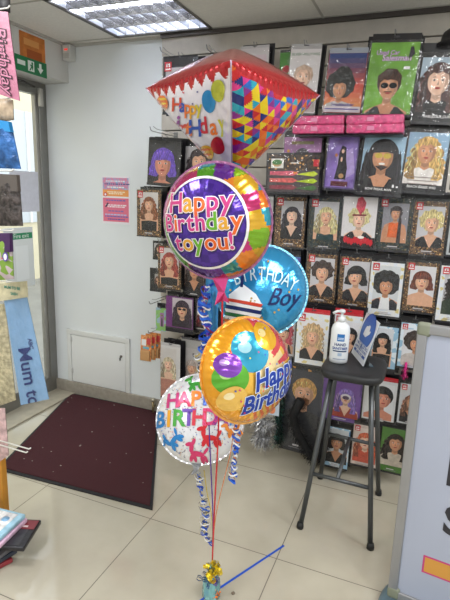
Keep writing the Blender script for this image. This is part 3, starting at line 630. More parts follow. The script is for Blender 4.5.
# ---------------- row A (top)
def oldman(P, cx, cz, w, h, W, H):
    P.poly(rect(cx-w/2, cz-h/2, cx+w/2, cz+h/2), mat('#d5d0d2', .5)); P.text('SILVER WILLY WIG', cx, cz+h*.43, h*.06, mat('#4a7a54', .5), .01)
    portrait(P, cx, cz+.06*h, .34*w, '#c9b8a4', 'bald', 'p', '#b8b0ac', 'crew', lambda P, pt, E_: P.poly(pt([(-.85, -.4), (-1.0, .2), (-.8, .85), (0, 1.2), (.8, .85), (1.0, .2), (.85, -.4), (.75, .25), (.4, .7), (-.4, .7), (-.75, .25)]), mat('#c8ac98', .6, 0, .2, 60)))
packet((288, 49, 318, 113), 2.40, 'silver old man wig packet in the top row beside the star shaped balloon tip', oldman, card='#d8d4d6', photo=(.02, .02, .98, .98), head=.02, headcol='#a8a6a8', short='silver old man wig packet', logo=False, caption='', tilt=3)
def green_back(P, cx, cz, w, h, W, H):
    P.poly(rect(cx-w/2, cz-h/2, cx+w/2, cz+h/2), mat('#4a8a34', .5)); P.poly(ell(cx-.2*w, cz+.2*h, w*.2, h*.08, 14), mat('#b83038', .5))
packet((279, 52, 300, 105), 2.44, 'green and red packet peeping out left of the silver wig packet', green_back, card='#4a8a34', photo=(.05, .05, .95, .95), head=.01, short='green and red packet', logo=False, caption='', backs=0, foot=0)
def pirate(P, cx, cz, w, h, W, H):
    for k in range(12):
        f = k/12; a_, b_, c2 = ((.16, .24, .48), (.8, .3, .24), (.9, .7, .4)); col = [((1-f*2)*a_[i]+f*2*b_[i]) if f < .5 else ((2-2*f)*b_[i]+(2*f-1)*c2[i]) for i in range(3)]
        P.poly(rect(cx-w/2, cz+h/2-(k+1)*h/12, cx+w/2, cz+h/2-k*h/12), mat('#%02x%02x%02x' % tuple(int(v*255) for v in col), .5), 1)
    portrait(P, cx-.12*w, cz-.1*h, .23*w, '#14181a', 'afro', 'm', '#c8c4c0', 'crew', lambda P, pt, E_: P.poly(E_(.25, 1.6, 1.0, .9, 24, wav=.05), hairm('#14181a')))
    P.poly(rect(cx-w/2, cz-h/2, cx+w/2, cz-h*.4), mat('#cfc6cc', .5)); P.text('Swashbuckler', cx, cz-h*.37, h*.075, mat('#4a3a94', .5), .02, .2)
    P.poly(rect(cx-w*.45, cz-h*.455, cx+w*.45, cz-h*.435), mat('#5a4c9c', .5))
packet((326, 53, 364, 113), 2.40, 'sunset coloured packet with man in big black curly wig and purple title', pirate, card='#b04a40', photo=(.01, .01, .99, .99), head=.02, headcol='#9aa0ac', short='sunset coloured packet', logo=False, caption='', tilt=3)
def sales(P, cx, cz, w, h, W, H):
    P.poly(rect(cx-w/2, cz-h/2, cx+w/2, cz+h/2), mat('#6aa432', .5, 0, .25, 9))
    P.text('Used Car', cx-w*.14, cz+h*.36, h*.085, mat('#3f1f66', .5), .045, .15); P.text('Used Car', cx-w*.14, cz+h*.36, h*.085, mat('#d8b4e0', .5), .01, .15)
    P.text('Salesman', cx+w*.06, cz+h*.285, h*.115, mat('#33174f', .5), .05, .1); P.text('Salesman', cx+w*.06, cz+h*.285, h*.115, mat('#e6c8ec', .5), .012, .1)
    P.poly([(cx+.3*w, cz+.28*h), (cx+.32*w, cz+.44*h), (cx+.38*w, cz+.44*h), (cx+.42*w, cz+.34*h), (cx+.37*w, cz+.3*h)], mat('#20182c', .5))
    P.poly(rect(cx+.24*w, cz+.13*h, cx+.36*w, cz+.17*h), mat('#e8e8e8', .5))
    def ex(P, pt, E_):
        P.poly(pt([(-.95, 0), (-1.0, .9), (-.3, 1.5), (.5, 1.45), (1.0, .9), (.95, 0), (.7, .55), (.2, .6), (-.5, .75), (-.75, .5)]), hairm('#3e2418'))
        for sg in (-1, 1): P.poly(E_(sg*.36, .12, .33, .24, 16), mat('#1c1c22', .25), P.L+1 if sg < 0 else P.L)
        P.poly(pt([(-.3, -.35), (.3, -.35), (.36, -.46), (0, -.4), (-.36, -.46)]), mat('#3a241a', .5))
    portrait(P, cx-.02*w, cz-.12*h, .25*w, '#4a2c1e', 'short', 'm', '#20262a', 'v', ex)
packet((367, 43, 415, 114), 2.38, 'green Used Car Salesman wig packet with man in dark glasses', sales, card='#5f9a2e', photo=(0, 0, 1, 1), head=.035, short='green salesman wig packet', logo=False, caption='', tilt=3)
packet((417, 55, 470, 122), 2.38, 'long dark auburn curly wig packet at the top right with black header', D('#472420', 'curly', 'p', '#1a181a', 'crew', bg='#a9bccc', sc=.17, up=.1, dx=-.12), card='#121115', photo=(.02, .14, .98, .96), head=.045, short='auburn curly wig packet', caption='FABULOUS CURLS', logo=False, tilt=3)
# hidden left top pack
packet((163, 60, 197, 112), 2.44, 'black wig packet hung behind the red top of the star shaped balloon', D('#2a2024', 'long'), card='#17161a', head=.02, short='black top row packet', backs=1, logo=True)
packet((240, 48, 268, 100), 2.46, 'clear bag with pink and white packet above the red balloon top', D('#d0a0b0', 'wavy', bg='#ccb8c4'), card='#c8c2c6', head=.01, headcol='#b8b4b8', short='pink and white top row packet', logo=False, caption='', backs=1)
# black bobble cap at far right top
t = thing('black_bowler_hat', 'small black rounded hat at the upper right edge of the slatwall', 'hat', at(452, 42, Y=2.36))
MB().lathe([(.001, .05), (.02, .048), (.036, .036), (.042, .015), (.044, 0), (.058, -.004), (.058, -.008), (.04, -.006)], mat('#141416', .4), 24).build('crown', t)
# ---------------- left part of the wall (packs hanging at the slatwall edge)
packet((148, 143, 180, 184), 2.46, 'purple bob wig packet with black card left of the star shaped balloon', D('#6a48c0', 'bob', 'r', None, bg='#26252a', sc=.26, up=.02, dx=-.02), card='#1b1a1e', photo=(.02, .02, .96, .96), head=.025, short='purple bob wig packet', logo=False, caption='', backs=3, tilt=3)
packet((185, 146, 214, 186), 2.52, 'dark wavy wig packet between the purple wig packet and the round balloon', D('#2a1a1e', 'wavy', 'l', '#17151a', 'v', bg='#b5b2b4', sc=.2), card='#aaa8aa', photo=(.02, .02, .96, .96), head=.02, short='dark wavy wig packet', logo=False, caption='')
packet((137, 190, 161, 236), 2.46, 'auburn curly wig packet with leopard glitter border on the white wall side', D('#8a4e2c', 'curly', 'l', '#191719', 'tube', sc=.18, up=.2, bg='#cfcac8'), border=GL, photo=(.14, .12, .88, .95), foot=.006, head=.0, short='auburn curly wig packet on the left', hk=True)
packet((163, 192, 186, 238), 2.52, 'glitter edged wig packet mostly behind the round balloon, left side', D('#5a3a2a', 'wavy'), border=GL, photo=(.14, .12, .88, .95), foot=.006, head=0, short='glitter packet behind the round balloon')
packet((158, 246, 181, 289), 2.46, 'long red wig packet under the round balloon with gold edge', D('#9c3a30', 'wavy', 'l', '#191719', 'tube', sc=.19, up=.18, bg='#cdc9c8'), border=GL, photo=(.1, .1, .9, .95), foot=.008, head=.0, short='red wig packet')
packet((153, 241, 166, 258), 2.56, 'dark packet edge behind the red wig packet, upper', D('#3a2a24', 'long'), short='dark packet edge upper', backs=0, head=0, caption='', logo=False)
packet((150, 270, 166, 290), 2.56, 'dark packet edge behind the red wig packet, lower', D('#6a3a2c', 'long', bg='#a8a4a4'), photo=(.3, .15, .7, .8), short='dark packet edge lower', backs=0, head=.01, caption='', logo=False)
packet((183, 250, 206, 297), 2.5, 'brown wig packet right of the red wig packet, under the round balloon', D('#33211c', 'wavy', 'm', bg='#8a7a70'), card='#17151a', foot=.01, head=.01, short='brown wig packet under balloon', logo=False)
def shades(P, pt, E_):
    for sg in (-1, 1): P.poly(E_(sg*.34, .08, .3, .16, 14), mat('#121014', .3), P.L+1 if sg < 0 else P.L)
packet((166, 297, 193, 328), 2.46, 'purple edged packet with long dark hair and sunglasses', D('#2c1a2e', 'long', 'l', '#241428', 'crew', bg='#c6bcc4', sc=.2, extra=shades), card='#6e2a78', photo=(.24, .03, .97, .96), head=0, short='purple edged sunglasses packet', logo=False, caption='', foot=.03)
packet((195, 299, 216, 330), 2.5, 'white packet beside the purple edged packet, behind curled ribbon', D('#7a2a30', 'wavy', bg='#b9b2ae'), card='#b0aaa8', head=0, short='white packet by the ribbon', logo=False, caption='')
packet((156, 308, 166, 331), 2.5, 'green and pale blue slim packet beside the purple edged packet', lil, card='#9ab8c8', border=glitter_mat('#9ab8c8', '#8ac06a', '#5a7cb0', 30), photo=(.4, .2, .8, .8), head=0, short='slim pale blue packet', logo=False, caption='', foot=0, backs=1)
packet((161, 346, 180, 398), 2.46, 'pale blonde long wig packet with white sleeve low on the left', D('#d8c0a0', 'wavy', 'p', '#b88070', 'tube', bg='#cfcac8', sc=.3, up=.2), card='#d4d2d2', photo=(.0, .0, .8, .95), head=.015, headcol='#c0bec0', short='pale blonde wig packet', logo=False, caption='', foot=.006)
packet((181, 340, 203, 400), 2.52, 'grey white sleeve packet behind the pale blonde wig packet', D('#b8a8a0', 'long', bg='#b8b4b4'), card='#aaa8a8', head=.012, headcol='#55535a', short='grey sleeve packet', logo=False, caption='', foot=0)
# small eyelash kits on the hook
for k in range(3):
    a = at(146+k*4.6, 349-k*1.4, Y=2.44+k*.03)
    t = thing('glue_kit', ['front orange kit of tan paper tubes hanging at the slatwall edge', 'middle orange kit behind the front kit at slatwall edge', 'rear orange kit behind two others at slatwall edge'][k], 'packet', a, (0, .03, .1), None)
    MB().box((-.035, -.001, -.075), (.035, .001, .085), mat('#d98a4c', .5, 0, .5, 60)).build('insert_card', t)
    b = MB().box((-.03, -.02, -.07), (.03, -.001, -.005), mat('#b98c5c', .6), .006).build('tan_box', t)
    P = Print(); P.poly(rect(-.03, .02, .0, .06), mat('#e8e8ea', .5)); P.poly(rect(.004, .03, .03, .07), mat('#c83a3a', .5)); P.poly(rect(-.02, .0, .02, .015), mat('#6ab0c8', .5)); P.flat(y0=-.001).build('printed_picture', t)
    bagshape(.078, .17, .004, k).build('plastic_bag', t)
# bare hooks at left edge
for px, py, y in ((162, 52, 2.46), (208, 50, 2.46), (152, 131, 2.44), (151, 304, 2.44), (150, 333, 2.43)):
    q = at(px, py, Y=y); hook(q.x, q.z, y, 'bare wire prong left of the balloons near pixel row of %s' % {52: 'the top left packet', 50: 'the red balloon top', 131: 'the purple wig', 304: 'the sunglasses packet', 333: 'the orange kits'}[py] if False else {52: 'bare wire prong at the top left of the slatwall', 50: 'bare wire prong just above the red balloon top', 131: 'bare wire prong above the purple bob wig packet', 304: 'bare wire prong above the slim pale blue packet', 333: 'bare wire prong above the orange kits'}[py], None)
# pipe valve near skirting
q = at(153, 392, Y=WY-.05)
t = thing('pipe_valve', 'small brass pipe valve at the skirting below the pale blonde wig packet', 'valve', (q.x, WY-.05, 0))
MB().tube([(0, 0, .0), (0, 0, .09)], .008, mat('#9a8a68', .3, .8), 10).tube([(0, 0, .05), (0, .035, .05)], .007, mat('#9a8a68', .3, .8), 10).build('pipe', t)
MB().lathe([(.006, .09), (.017, .095), (.017, .11), (.006, .115)], mat('#b9b2a0', .3, .7), 12).build('handwheel', t)

# pink boas in packs, stacked in two pairs
pm = mat('#dc4a84', .35, 0, .22, 60, .5, 90)
for (x0, x1, yc) in ((292, 346, 118.5), (346, 406, 117.5)):
    for k in range(2):
        Y = 2.30; a = at(x0, yc+k*9+1, Y=Y); b = at(x1-2.5, yc+k*9+(1.5 if x0 < 300 else 2), Y=Y); cz = (a.z+b.z)/2; w = b.x-a.x
        t = thing('pink_pack', '%s pink packet of the %s pair stacked under the top row' % (('upper', 'lower')[k], ('left', 'right')[x0 > 300]), 'packet', ((a.x+b.x)/2, Y+.06, cz))
        MB().box((-w/2, -.055, -.019), (w/2, .055, .019), pm, .008).build('pink_filling', t)
        MB().box((-w/2-.003, -.059, -.0198), (w/2+.003, .058, .0198), M_BAG, .006).build('plastic_bag', t)
        lb = MB().box((-.03, -.061, -.008), (.0, -.0595, .008), mat('#e08ab0', .4)).build('label', t)
br = MB(); a = at(290, 136, Y=2.3); b = at(407, 138, Y=2.3); bz = min(a.z, b.z)
a1 = at(346, 132, Y=2.3)
br.box((a.x+.02, 2.33, a1.z-.012), (b.x-.02, SLY, a1.z-.006), mat('#3a3a3e', .3, .7)); tag(br.build('wire_shelf'), 'thin dark metal shelf carrying the pink packets', 'shelf')

# tinsel and boas low down
def fuzzy(name, label, cat, pts, r, n, cols, length, seed=1, wd=.0012, parts='strands'):
    rd = random.Random(seed); mb = MB(); ms = [mat(c_, .25, .6) if parts == 'strands' else mat(c_, .8) for c_ in cols]
    for i in range(n):
        u = rd.random()*(len(pts)-1); k = int(u); p = Vector(pts[k]).lerp(Vector(pts[min(k+1, len(pts)-1)]), u-k)
        d = Vector((rd.gauss(0, 1), rd.gauss(0, 1), rd.gauss(0, 1))).normalized(); q = p + d*r*rd.uniform(.3, 1); e = q + (d*.8+Vector((0, 0, -.6)))*length*rd.uniform(.4, 1)
        sd = d.cross(Vector((rd.random(), rd.random(), rd.random()))).normalized()*wd
        m_ = ms[rd.randrange(len(ms))]; mid = q.lerp(e, .5)+Vector((rd.gauss(0, 1), rd.gauss(0, 1), rd.gauss(0, 1)))*length*.12
        mb.add([q-sd, q+sd, mid+sd, mid-sd, e], [(0, 1, 2, 3), (3, 2, 4)], m_)
    mb.tube([Vector(p) for p in pts], r*.6, mat(cols[0], .7), 8)
    o = mb.build(name); tag(o, label, cat); return o
a = at(264, 418, Y=2.42); b = at(264, 443, Y=2.42)
fuzzy('silver_tinsel_wig', 'silver and white tinsel bundle on the floor behind the orange balloon', 'tinsel', [(a.x-.04, 2.42, a.z-.02), (a.x+.035, 2.42, a.z-.03), (a.x-.03, 2.42, b.z+.03), (a.x+.03, 2.42, b.z+.02)], .04, 2200, ['#a8a8ac', '#d8d8dc', '#6c6c70', '#e8e6e2'], .045, 3, .0016)
a = at(279, 392, Y=2.44); b = at(277, 448, Y=2.44)
fuzzy('green_tinsel_garland', 'dark green and black tinsel hanging beside the blond men\'s wig packet', 'tinsel', [(a.x, 2.46, a.z), (a.x, 2.46, (a.z+b.z)/2), (b.x, 2.46, b.z+.02)], .026, 1300, ['#14201c', '#2c5a4c', '#0e1412', '#5a9a8c'], .035, 4)
a = [at(x, y, Y=2.44) for x, y in ((301, 400), (293, 415), (297, 432), (306, 448), (314, 458), (321, 455), (325, 440), (322, 425))]
fuzzy('black_feather_boa', 'black furry boa hanging over the blond men\'s wig packet', 'boa', a, .042, 5200, ['#0c0b0d', '#1c1a1e', '#121114'], .018, 5, .0012, 'fur')
a = at(405, 372, Y=2.46)
fuzzy('pink_tinsel_piece', 'small hot pink tinsel tuft beside the sign board', 'tinsel', [(a.x, SLY, a.z+.05), (a.x, 2.46, a.z+.03), (a.x, 2.46, a.z-.03)], .010, 300, ['#e0328c', '#f070b0', '#b01c68'], .02, 6)
q = at(272, 408, Y=2.38)
t = thing('small_blister_pack', 'small clear pack with orange figure print above the silver tinsel', 'packet', q)
MB().box((-.04, -.001, -.04), (.04, .001, .04), mat('#b9c6d4', .4)).build('insert_card', t)
Print().poly(ell(0, -.008, .02, .025), mat('#e08a60', .5)).poly(ell(0, .018, .011, .012), mat('#d8a080', .5)).poly(rect(-.035, .028, .035, .037), mat('#4a8ac8', .5)).flat(y0=-.001).build('printed_picture', t)

# ================================================================== STOOL AND WHAT IS ON IT
SX, SY_, SZ = -.236, 2.19, .755
st = thing('bar_stool', 'tall black round-cornered stool with dark grey tubular legs', 'stool', (SX, SY_, 0))
MS = mat('#262729', .5, 0, .1, 40, .12, 300); ML = mat('#55585a', .32, .5)
bm = bmesh.new(); N = 48; rings = [(.90, -.036), (.97, -.034), (1.0, -.024), (1.0, -.012), (.97, -.004), (.9, 0), (.7, -.001), (.4, -.003), (.1, -.004)]
vs = []; fs = []
def sq(a, r, n=4.2): c_, s_ = math.cos(a), math.sin(a); k = (abs(c_)**n+abs(s_)**n)**(-1/n); return (r*k*c_, r*k*s_)
RS = .15
for r, z_ in rings:
    for k in range(N): x, y = sq(2*PI*k/N, RS*r); vs.append((x*.92, y*1.12, SZ+z_))
for i in range(len(rings)-1):
    for k in range(N): fs.append((i*N+k, i*N+(k+1) % N, (i+1)*N+(k+1) % N, (i+1)*N+k))
fs.append(tuple(range(N))[::-1]); fs.append(tuple((len(rings)-1)*N+k for k in range(N)))
MB().add(vs, fs, MS, True).build('seat', st)
feet = [(-.387, 1.977), (-.074, 1.972), (-.08, 2.40), (-.385, 2.42)]
tops = [(-.085, -.085), (.085, -.085), (.09, .08), (-.09, .08)]
def legpt(i, z_):
    f = z_/(SZ-.03); return Vector(((feet[i][0]-SX)*(1-f)+tops[i][0]*f, (feet[i][1]-SY_)*(1-f)+tops[i][1]*f, z_))
for i in range(4):
    l = MB().tube([legpt(i, .008), legpt(i, SZ-.03)], .0115, ML, 14).build('leg', st)
    e = legpt(i, 0); MB().lathe([(.008, .0), (.016, .002), (.0165, .014), (.013, .03)], mat('#161616', .6), 16, Matrix.Translation(e)).build('rubber_foot', l)
def rung(p, q): MB().tube([p, q], .009, ML, 12).build('stretcher', st)
rung(legpt(0, .26), legpt(1, .26)); rung(legpt(3, .30), legpt(2, .30)); rung(legpt(0, .26).lerp(legpt(1, .26), .45), legpt(3, .30).lerp(legpt(2, .30), .45))
rung(legpt(0, .13), legpt(3, .13)) if False else None
# sanitiser
q = at(338, 361.5, Z=SZ); bq = thing('sanitiser_bottle', 'white pump bottle of hand sanitiser standing on the stool', 'bottle', (q.x, q.y, SZ-.002), (0, 0, .2)); bq.scale = (1.1, 1.1, 1.1)
MWH = mat('#e9ecee', .25, 0, 0)
hs = .175
MB().lathe([(.03, 0), (.037, .004), (.038, .02), (.038, hs*.8), (.034, hs*.9), (.02, hs*.985), (.014, hs)], MWH, 32, sx=1, sy=.75).build('body', bq)
MB().lathe([(.0145, hs), (.0145, hs+.018), (.006, hs+.02), (.005, hs+.036), (.012, hs+.037), (.013, hs+.046), (.009, hs+.05)], mat('#dfe2e4', .3), 20).tube([(0, 0, hs+.042), (-.02, -.01, hs+.044), (-.036, -.018, hs+.036)], .0055, mat('#dfe2e4', .3), 10).build('pump', bq)
def onb(x, y, e): a_ = x/.038; return Vector((math.sin(a_)*(.038+e), -math.cos(a_)*(.038*.75+e), y))
P = Print(); P.poly(rect(-.013, .098, .017, .128), mat('#2a6fb4', .4), 1); P.text('HAND', .002, .083, .017, mat('#1f3e78', .4), .03, lay=1); P.text('SANITISER', .002, .0665, .0145, mat('#1f4a94', .4), .03, lay=1)
P.poly([(-.03, .058), (.034, .058), (.03, .052), (-.026, .053)], mat('#27406e', .4), 1); P.poly(rect(-.006, .035, .01, .048), mat('#a9bfd6', .4), 1); P.poly(rect(-.025, .02, .03, .023), mat('#8c9cb4', .4), 1)
P.poly(rect(-.01, .11, .014, .113), mat('#cfe0f2', .4), 2); P.poly(rect(-.01, .104, .014, .107), mat('#cfe0f2', .4), 2)
P.mapped(onb, eps=.0003, base=.0006, maxlen=.006).build('label', bq)
# hand wash sign: leaning acrylic stand
A = at(351.5, 352.5, Z=SZ+.0035); B = at(363, 366.5, Z=SZ+.0035); ex = (B-A).normalized(); L = (B-A).length
def solve_top(p0_, px, py, h):   # point at height h seen at px,py
    return at(px, py, Z=SZ+h)
tl = at(367, 312.5, Y=(A.y+.02)); up = (tl-A); up = up - ex*up.dot(ex); hgt = up.length; up.normalize(); nrm = ex.cross(up)
sg = thing('hand_wash_sign', 'blue and white hand hygiene sign leaning in clear acrylic stand on the stool', 'sign', A)
Rm = Matrix((ex, -nrm if False else (up.cross(ex)), up)).transposed().to_4x4(); Ml = Matrix.Translation(A) @ Rm
sg.matrix_world = Ml
MB().box((0, -.001, 0), (L, .0015, hgt), mat('#e4e8ee', .35)).build('sign_card', sg)
P = Print(); bl = mat('#2456a8', .4); wh = mat('#eef1f5', .4)
P.poly(ell(L/2, hgt*.67, L*.44, L*.44*1.0, 30), bl); P.poly(ell(L/2, hgt*.67, L*.40, L*.40, 30), mat('#3a6cc0', .4))
P.poly([(L*.3, hgt*.55), (L*.5, hgt*.53), (L*.68, hgt*.64), (L*.72, hgt*.72), (L*.62, hgt*.7), (L*.6, hgt*.8), (L*.52, hgt*.82), (L*.46, hgt*.78), (L*.36, hgt*.76), (L*.32, hgt*.68)], wh)
for r_ in range(3): P.poly(rect(L*.08, hgt*(.30-.09*r_), L*.92, hgt*(.36-.09*r_)), bl, P.L+1 if r_ == 0 else P.L)
P.text('NOW WASH', L/2, hgt*.33, L*.16, wh, .02); P.text('YOUR HANDS', L/2, hgt*.24, L*.13, wh, .02, lay=P.L); P.text('PLEASE', L/2, hgt*.15, L*.16, wh, .02, lay=P.L)
P.flat(y0=-.001).build('printed_picture', sg)
MB().box((-.003, .002, 0), (L+.003, .004, hgt*1.0), M_ACR).build('acrylic_holder', sg)
ft = MB(); iv = Ml.inverted(); nn = Vector((ex.y, -ex.x, 0));  nn = nn if nn.x > 0 else -nn
c4 = [A+nn*.0, B+nn*.0, B+nn*.05, A+nn*.05]
ft.add([iv @ Vector((p.x, p.y, SZ+.0005)) for p in c4]+[iv @ Vector((p.x, p.y, SZ+.003)) for p in c4], [(0, 3, 2, 1), (4, 5, 6, 7), (0, 1, 5, 4), (1, 2, 6, 5), (2, 3, 7, 6), (3, 0, 4, 7)], M_ACR)
ft.build('acrylic_foot', sg)

# ================================================================== A-BOARD
bt = Vector((-.003, 1.66, 1.10)); e0 = at(450, 327.5, Z=1.10); 
tlc = at(414.5, 322, Z=1.10); bd = (e0-tlc); bd.z = 0; bd.normalize(); bn = Vector((bd.y, -bd.x, 0))
blc = at(387.5, 594, Z=.075); blc2 = Vector((tlc.x, tlc.y, .075))
BW = .62; ab = thing('pavement_sign', 'white framed poster board sign standing at the right edge', 'sign board', (tlc.x, tlc.y, 0))
off_b = (blc - tlc); off_b.z = 0
# board plane leans: bottom edge shifted by off_b
zv = (tlc-Vector((blc.x, blc.y, .075))); BH = zv.length; zv.normalize(); Mb = Matrix.Translation(Vector((blc.x, blc.y, .075))) @ Matrix((bd, zv.cross(bd), zv)).transposed().to_4x4()
ab.matrix_world = Mb
MF = mat('#98989a', .35, .5, .03, 8)
fr = MB(); w_ = .033
fr.box((0, -.012, w_), (w_, .012, BH-w_), MF, .005).box((BW-w_, -.012, w_), (BW, .012, BH-w_), MF, .005).box((w_, -.012, BH-w_), (BW-w_, .012, BH), MF, .005).box((w_, -.012, 0), (BW-w_, .012, w_), MF, .005)
fr.build('frame', ab)
MCN = mat('#7e8270', .5)
for (x, z_) in ((0, BH-w_-.008), (BW-w_-.008, BH-w_-.008), (0, 0), (BW-w_-.008, 0)): MB().box((x-.002, -.0135, z_-.002), (x+w_+.01, .0135, z_+w_+.012), MCN, .012).build('corner_cap', ab, label='olive grey plastic corner')
MB().box((w_-.004, -.004, w_-.004), (BW-w_+.004, .006, BH-w_+.004), mat('#a6acbe', .4, 0, .03, 3, .06, 12)).build('poster_sheet', ab)
iv = Mb.inverted()
def bl_(px, py):
    d = at(px, py, Z=0)-CAM; n_ = Mb.to_3x3() @ Vector((0, 1, 0)); p0_ = Mb.translation; tt = (p0_-CAM).dot(n_)/d.dot(n_); r_ = iv @ (CAM+d*tt); return (r_.x, r_.z)
P = Print(); bk = mat('#26242c', .5)
def q4(*pp): return [bl_(*p) for p in pp]
x1, z1 = bl_(450, 582); a_ = bl_(423, 554); b_ = bl_(421, 571)
P.poly([(a_[0], b_[1]), (BW-.1, b_[1]), (BW-.1, a_[1]), (a_[0], a_[1])], mat('#c23c78', .5)); g_ = .006
P.poly([(a_[0]+g_, b_[1]+g_), (BW-.1-g_, b_[1]+g_), (BW-.1-g_, a_[1]-g_), (a_[0]+g_, a_[1]-g_)], mat('#cf9440', .5))
xs_ = bl_(445, 470)[0]; zt = bl_(445, 453)[1]; zb = bl_(445, 487)[1]; hL = zt-zb
P.text('HELIUM', xs_-.004, (zt+zb)/2+.002, hL*1.35, bk, .03, align='LEFT')
zt3 = bl_(446, 405)[1]; zb3 = bl_(446, 436)[1]
P.text('IN', xs_+.01, (zt3+zb3)/2, hL*1.2, bk, .03, align='LEFT')
zt2 = bl_(443, 505)[1]; zb2 = bl_(443, 535)[1]
P.text('STORE', bl_(442, 520)[0], (zt2+zb2)/2+.002, hL*1.2, bk, .03, align='LEFT')
P.flat(y0=-.0045).build('printed_lettering', ab)
MB().box((.01, -.006, .0), (BW-.01, .003, .012), mat('#9c9c98', .4), .002)
# base (rounded moulded foot)
bw = Mb @ Vector((BW*.5, 0, 0)); fo_ = MB()
ang = math.atan2(bd.y, bd.x)
vs = []; fs = []; N = 48
for r, z_ in ((1, .0), (1, .03), (.94, .048), (.8, .055), (.1, .058)):
    for k in range(N):
        x, y = sq(2*PI*k/N, 1, 3); x *= .34*r; y *= .22*r; vs.append(iv @ Vector((bw.x+x*math.cos(ang)-y*math.sin(ang), bw.y+x*math.sin(ang)+y*math.cos(ang), z_)))
for i in range(4):
    for k in range(N): fs.append((i*N+k, i*N+(k+1) % N, (i+1)*N+(k+1) % N, (i+1)*N+k))
fs.append(tuple(range(N))[::-1]); fs.append(tuple(4*N+k for k in range(N)))
fo_.add(vs, fs, mat('#647a86', .5), True); fo_.build('base', ab, label='blue-grey moulded base')
for u in (.25, .75): MB().tube([iv @ (Mb @ Vector((BW*u, 0, 0)) - Vector((0, 0, .03))), Vector((BW*u, 0, .02))], .014, mat('#888888', .3, .8), 12).build('spring_post', ab)

# ================================================================== BALLOONS
def frame_at(pos, yaw, pitch, roll):
    v = (CAM-pos).normalized(); right = UP.cross(v).normalized(); up_ = v.cross(right)
    n = v.copy(); n.rotate(Matrix.Rotation(math.radians(yaw), 3, up_)); ax = right.copy(); ax.rotate(Matrix.Rotation(math.radians(yaw), 3, up_))
    n.rotate(Matrix.Rotation(math.radians(pitch), 3, ax)); u2 = n.cross(ax)
    Rr = Matrix.Rotation(math.radians(roll), 3, n); ax.rotate(Rr); u2 = n.cross(ax)
    return Matrix.Translation(pos) @ Matrix((ax, u2, n)).transposed().to_4x4()
def round_balloon(name, label, pos, R, Th, yaw, pitch, roll, colorf, backm, seam, draw, wr=46, tailcol=None, crease=.05, tk=1.):
    t = thing(name, label, 'balloon'); t.matrix_world = frame_at(pos, yaw, pitch, roll)
    def hgt_(r, th): u = min(r/R, 1.); return Th*max(0, 1-u**2.3)**.58*(1+crease*math.sin(wr*th+2*math.sin(3*th))*u**7+.02*math.sin(wr*.5*th)*u**3)
    def F(x, y, e): r = math.hypot(x, y); return Vector((x, y, hgt_(r, math.atan2(y, x))+e))
    mb = MB(); nr, nt_ = 26, 184
    us = [math.sin(PI/2*k/nr) for k in range(nr+1)]
    for sd in (1, -1):
        vs = [(0, 0, sd*Th)]
        for k in range(1, nr+1):
            for j in range(nt_):
                th = 2*PI*j/nt_; r = us[k]*R; vs.append((r*math.cos(th), r*math.sin(th), sd*(hgt_(r, th) if k < nr else 0)))
        if sd > 0: V0 = vs
        o = len(mb.v); mb.v += [Vector(v) for v in vs]
        for j in range(nt_):
            f = (0, 1+j, 1+(j+1) % nt_); f = f if sd > 0 else f[::-1]; mb.f.append([o+i for i in f]); mb.sm.append(True); mb.m.append(mb.mi(colorf(0, 0) if sd > 0 else backm))
        for k in range(1, nr):
            for j in range(nt_):
                a_, b_ = 1+(k-1)*nt_+j, 1+(k-1)*nt_+(j+1) % nt_; f = (a_, a_+nt_, b_+nt_, b_); f = f if sd > 0 else f[::-1]
                rc = (us[k]+us[k+1])/2; th = 2*PI*(j+.5)/nt_
                mb.f.append([o+i for i in f]); mb.sm.append(True); mb.m.append(mb.mi(colorf(rc*math.cos(th), rc*math.sin(th)) if sd > 0 else backm))
    mb.build('balloon_skin', t)
    sm_ = MB(); vs = []; fs = []
    for j in range(nt_):
        th = 2*PI*j/nt_; w = .0015*math.sin(wr*th)
        for r in (R-.001, R+.006): vs.append((r*math.cos(th), r*math.sin(th), w if r > R else 0))
    for j in range(nt_): fs.append((2*j, 2*j+1, (2*j+3) % (2*nt_), (2*j+2) % (2*nt_)))
    sm_.add(vs, fs, seam, True).build('seam', t)
    P = Print(); draw(P, R)
    P.mapped(F, maxlen=R*.09).build('printed_design', t)
    if tailcol: 
        tl_ = MB().add([(-.026, -R+.004, 0), (.026, -R+.004, 0), (.013, -R-.04, .006), (.024, -R-.075, .0), (0, -R-.068, -.006), (-.022, -R-.08, .005), (-.012, -R-.04, -.005)], [(0, 6, 2, 1), (6, 5, 4, 3, 2)], tailcol)
        for v in tl_.v: v.y = -R+(v.y+R)*tk; v.x *= .5+.5*tk
        tl_.build('neck_tail', t)
    return t
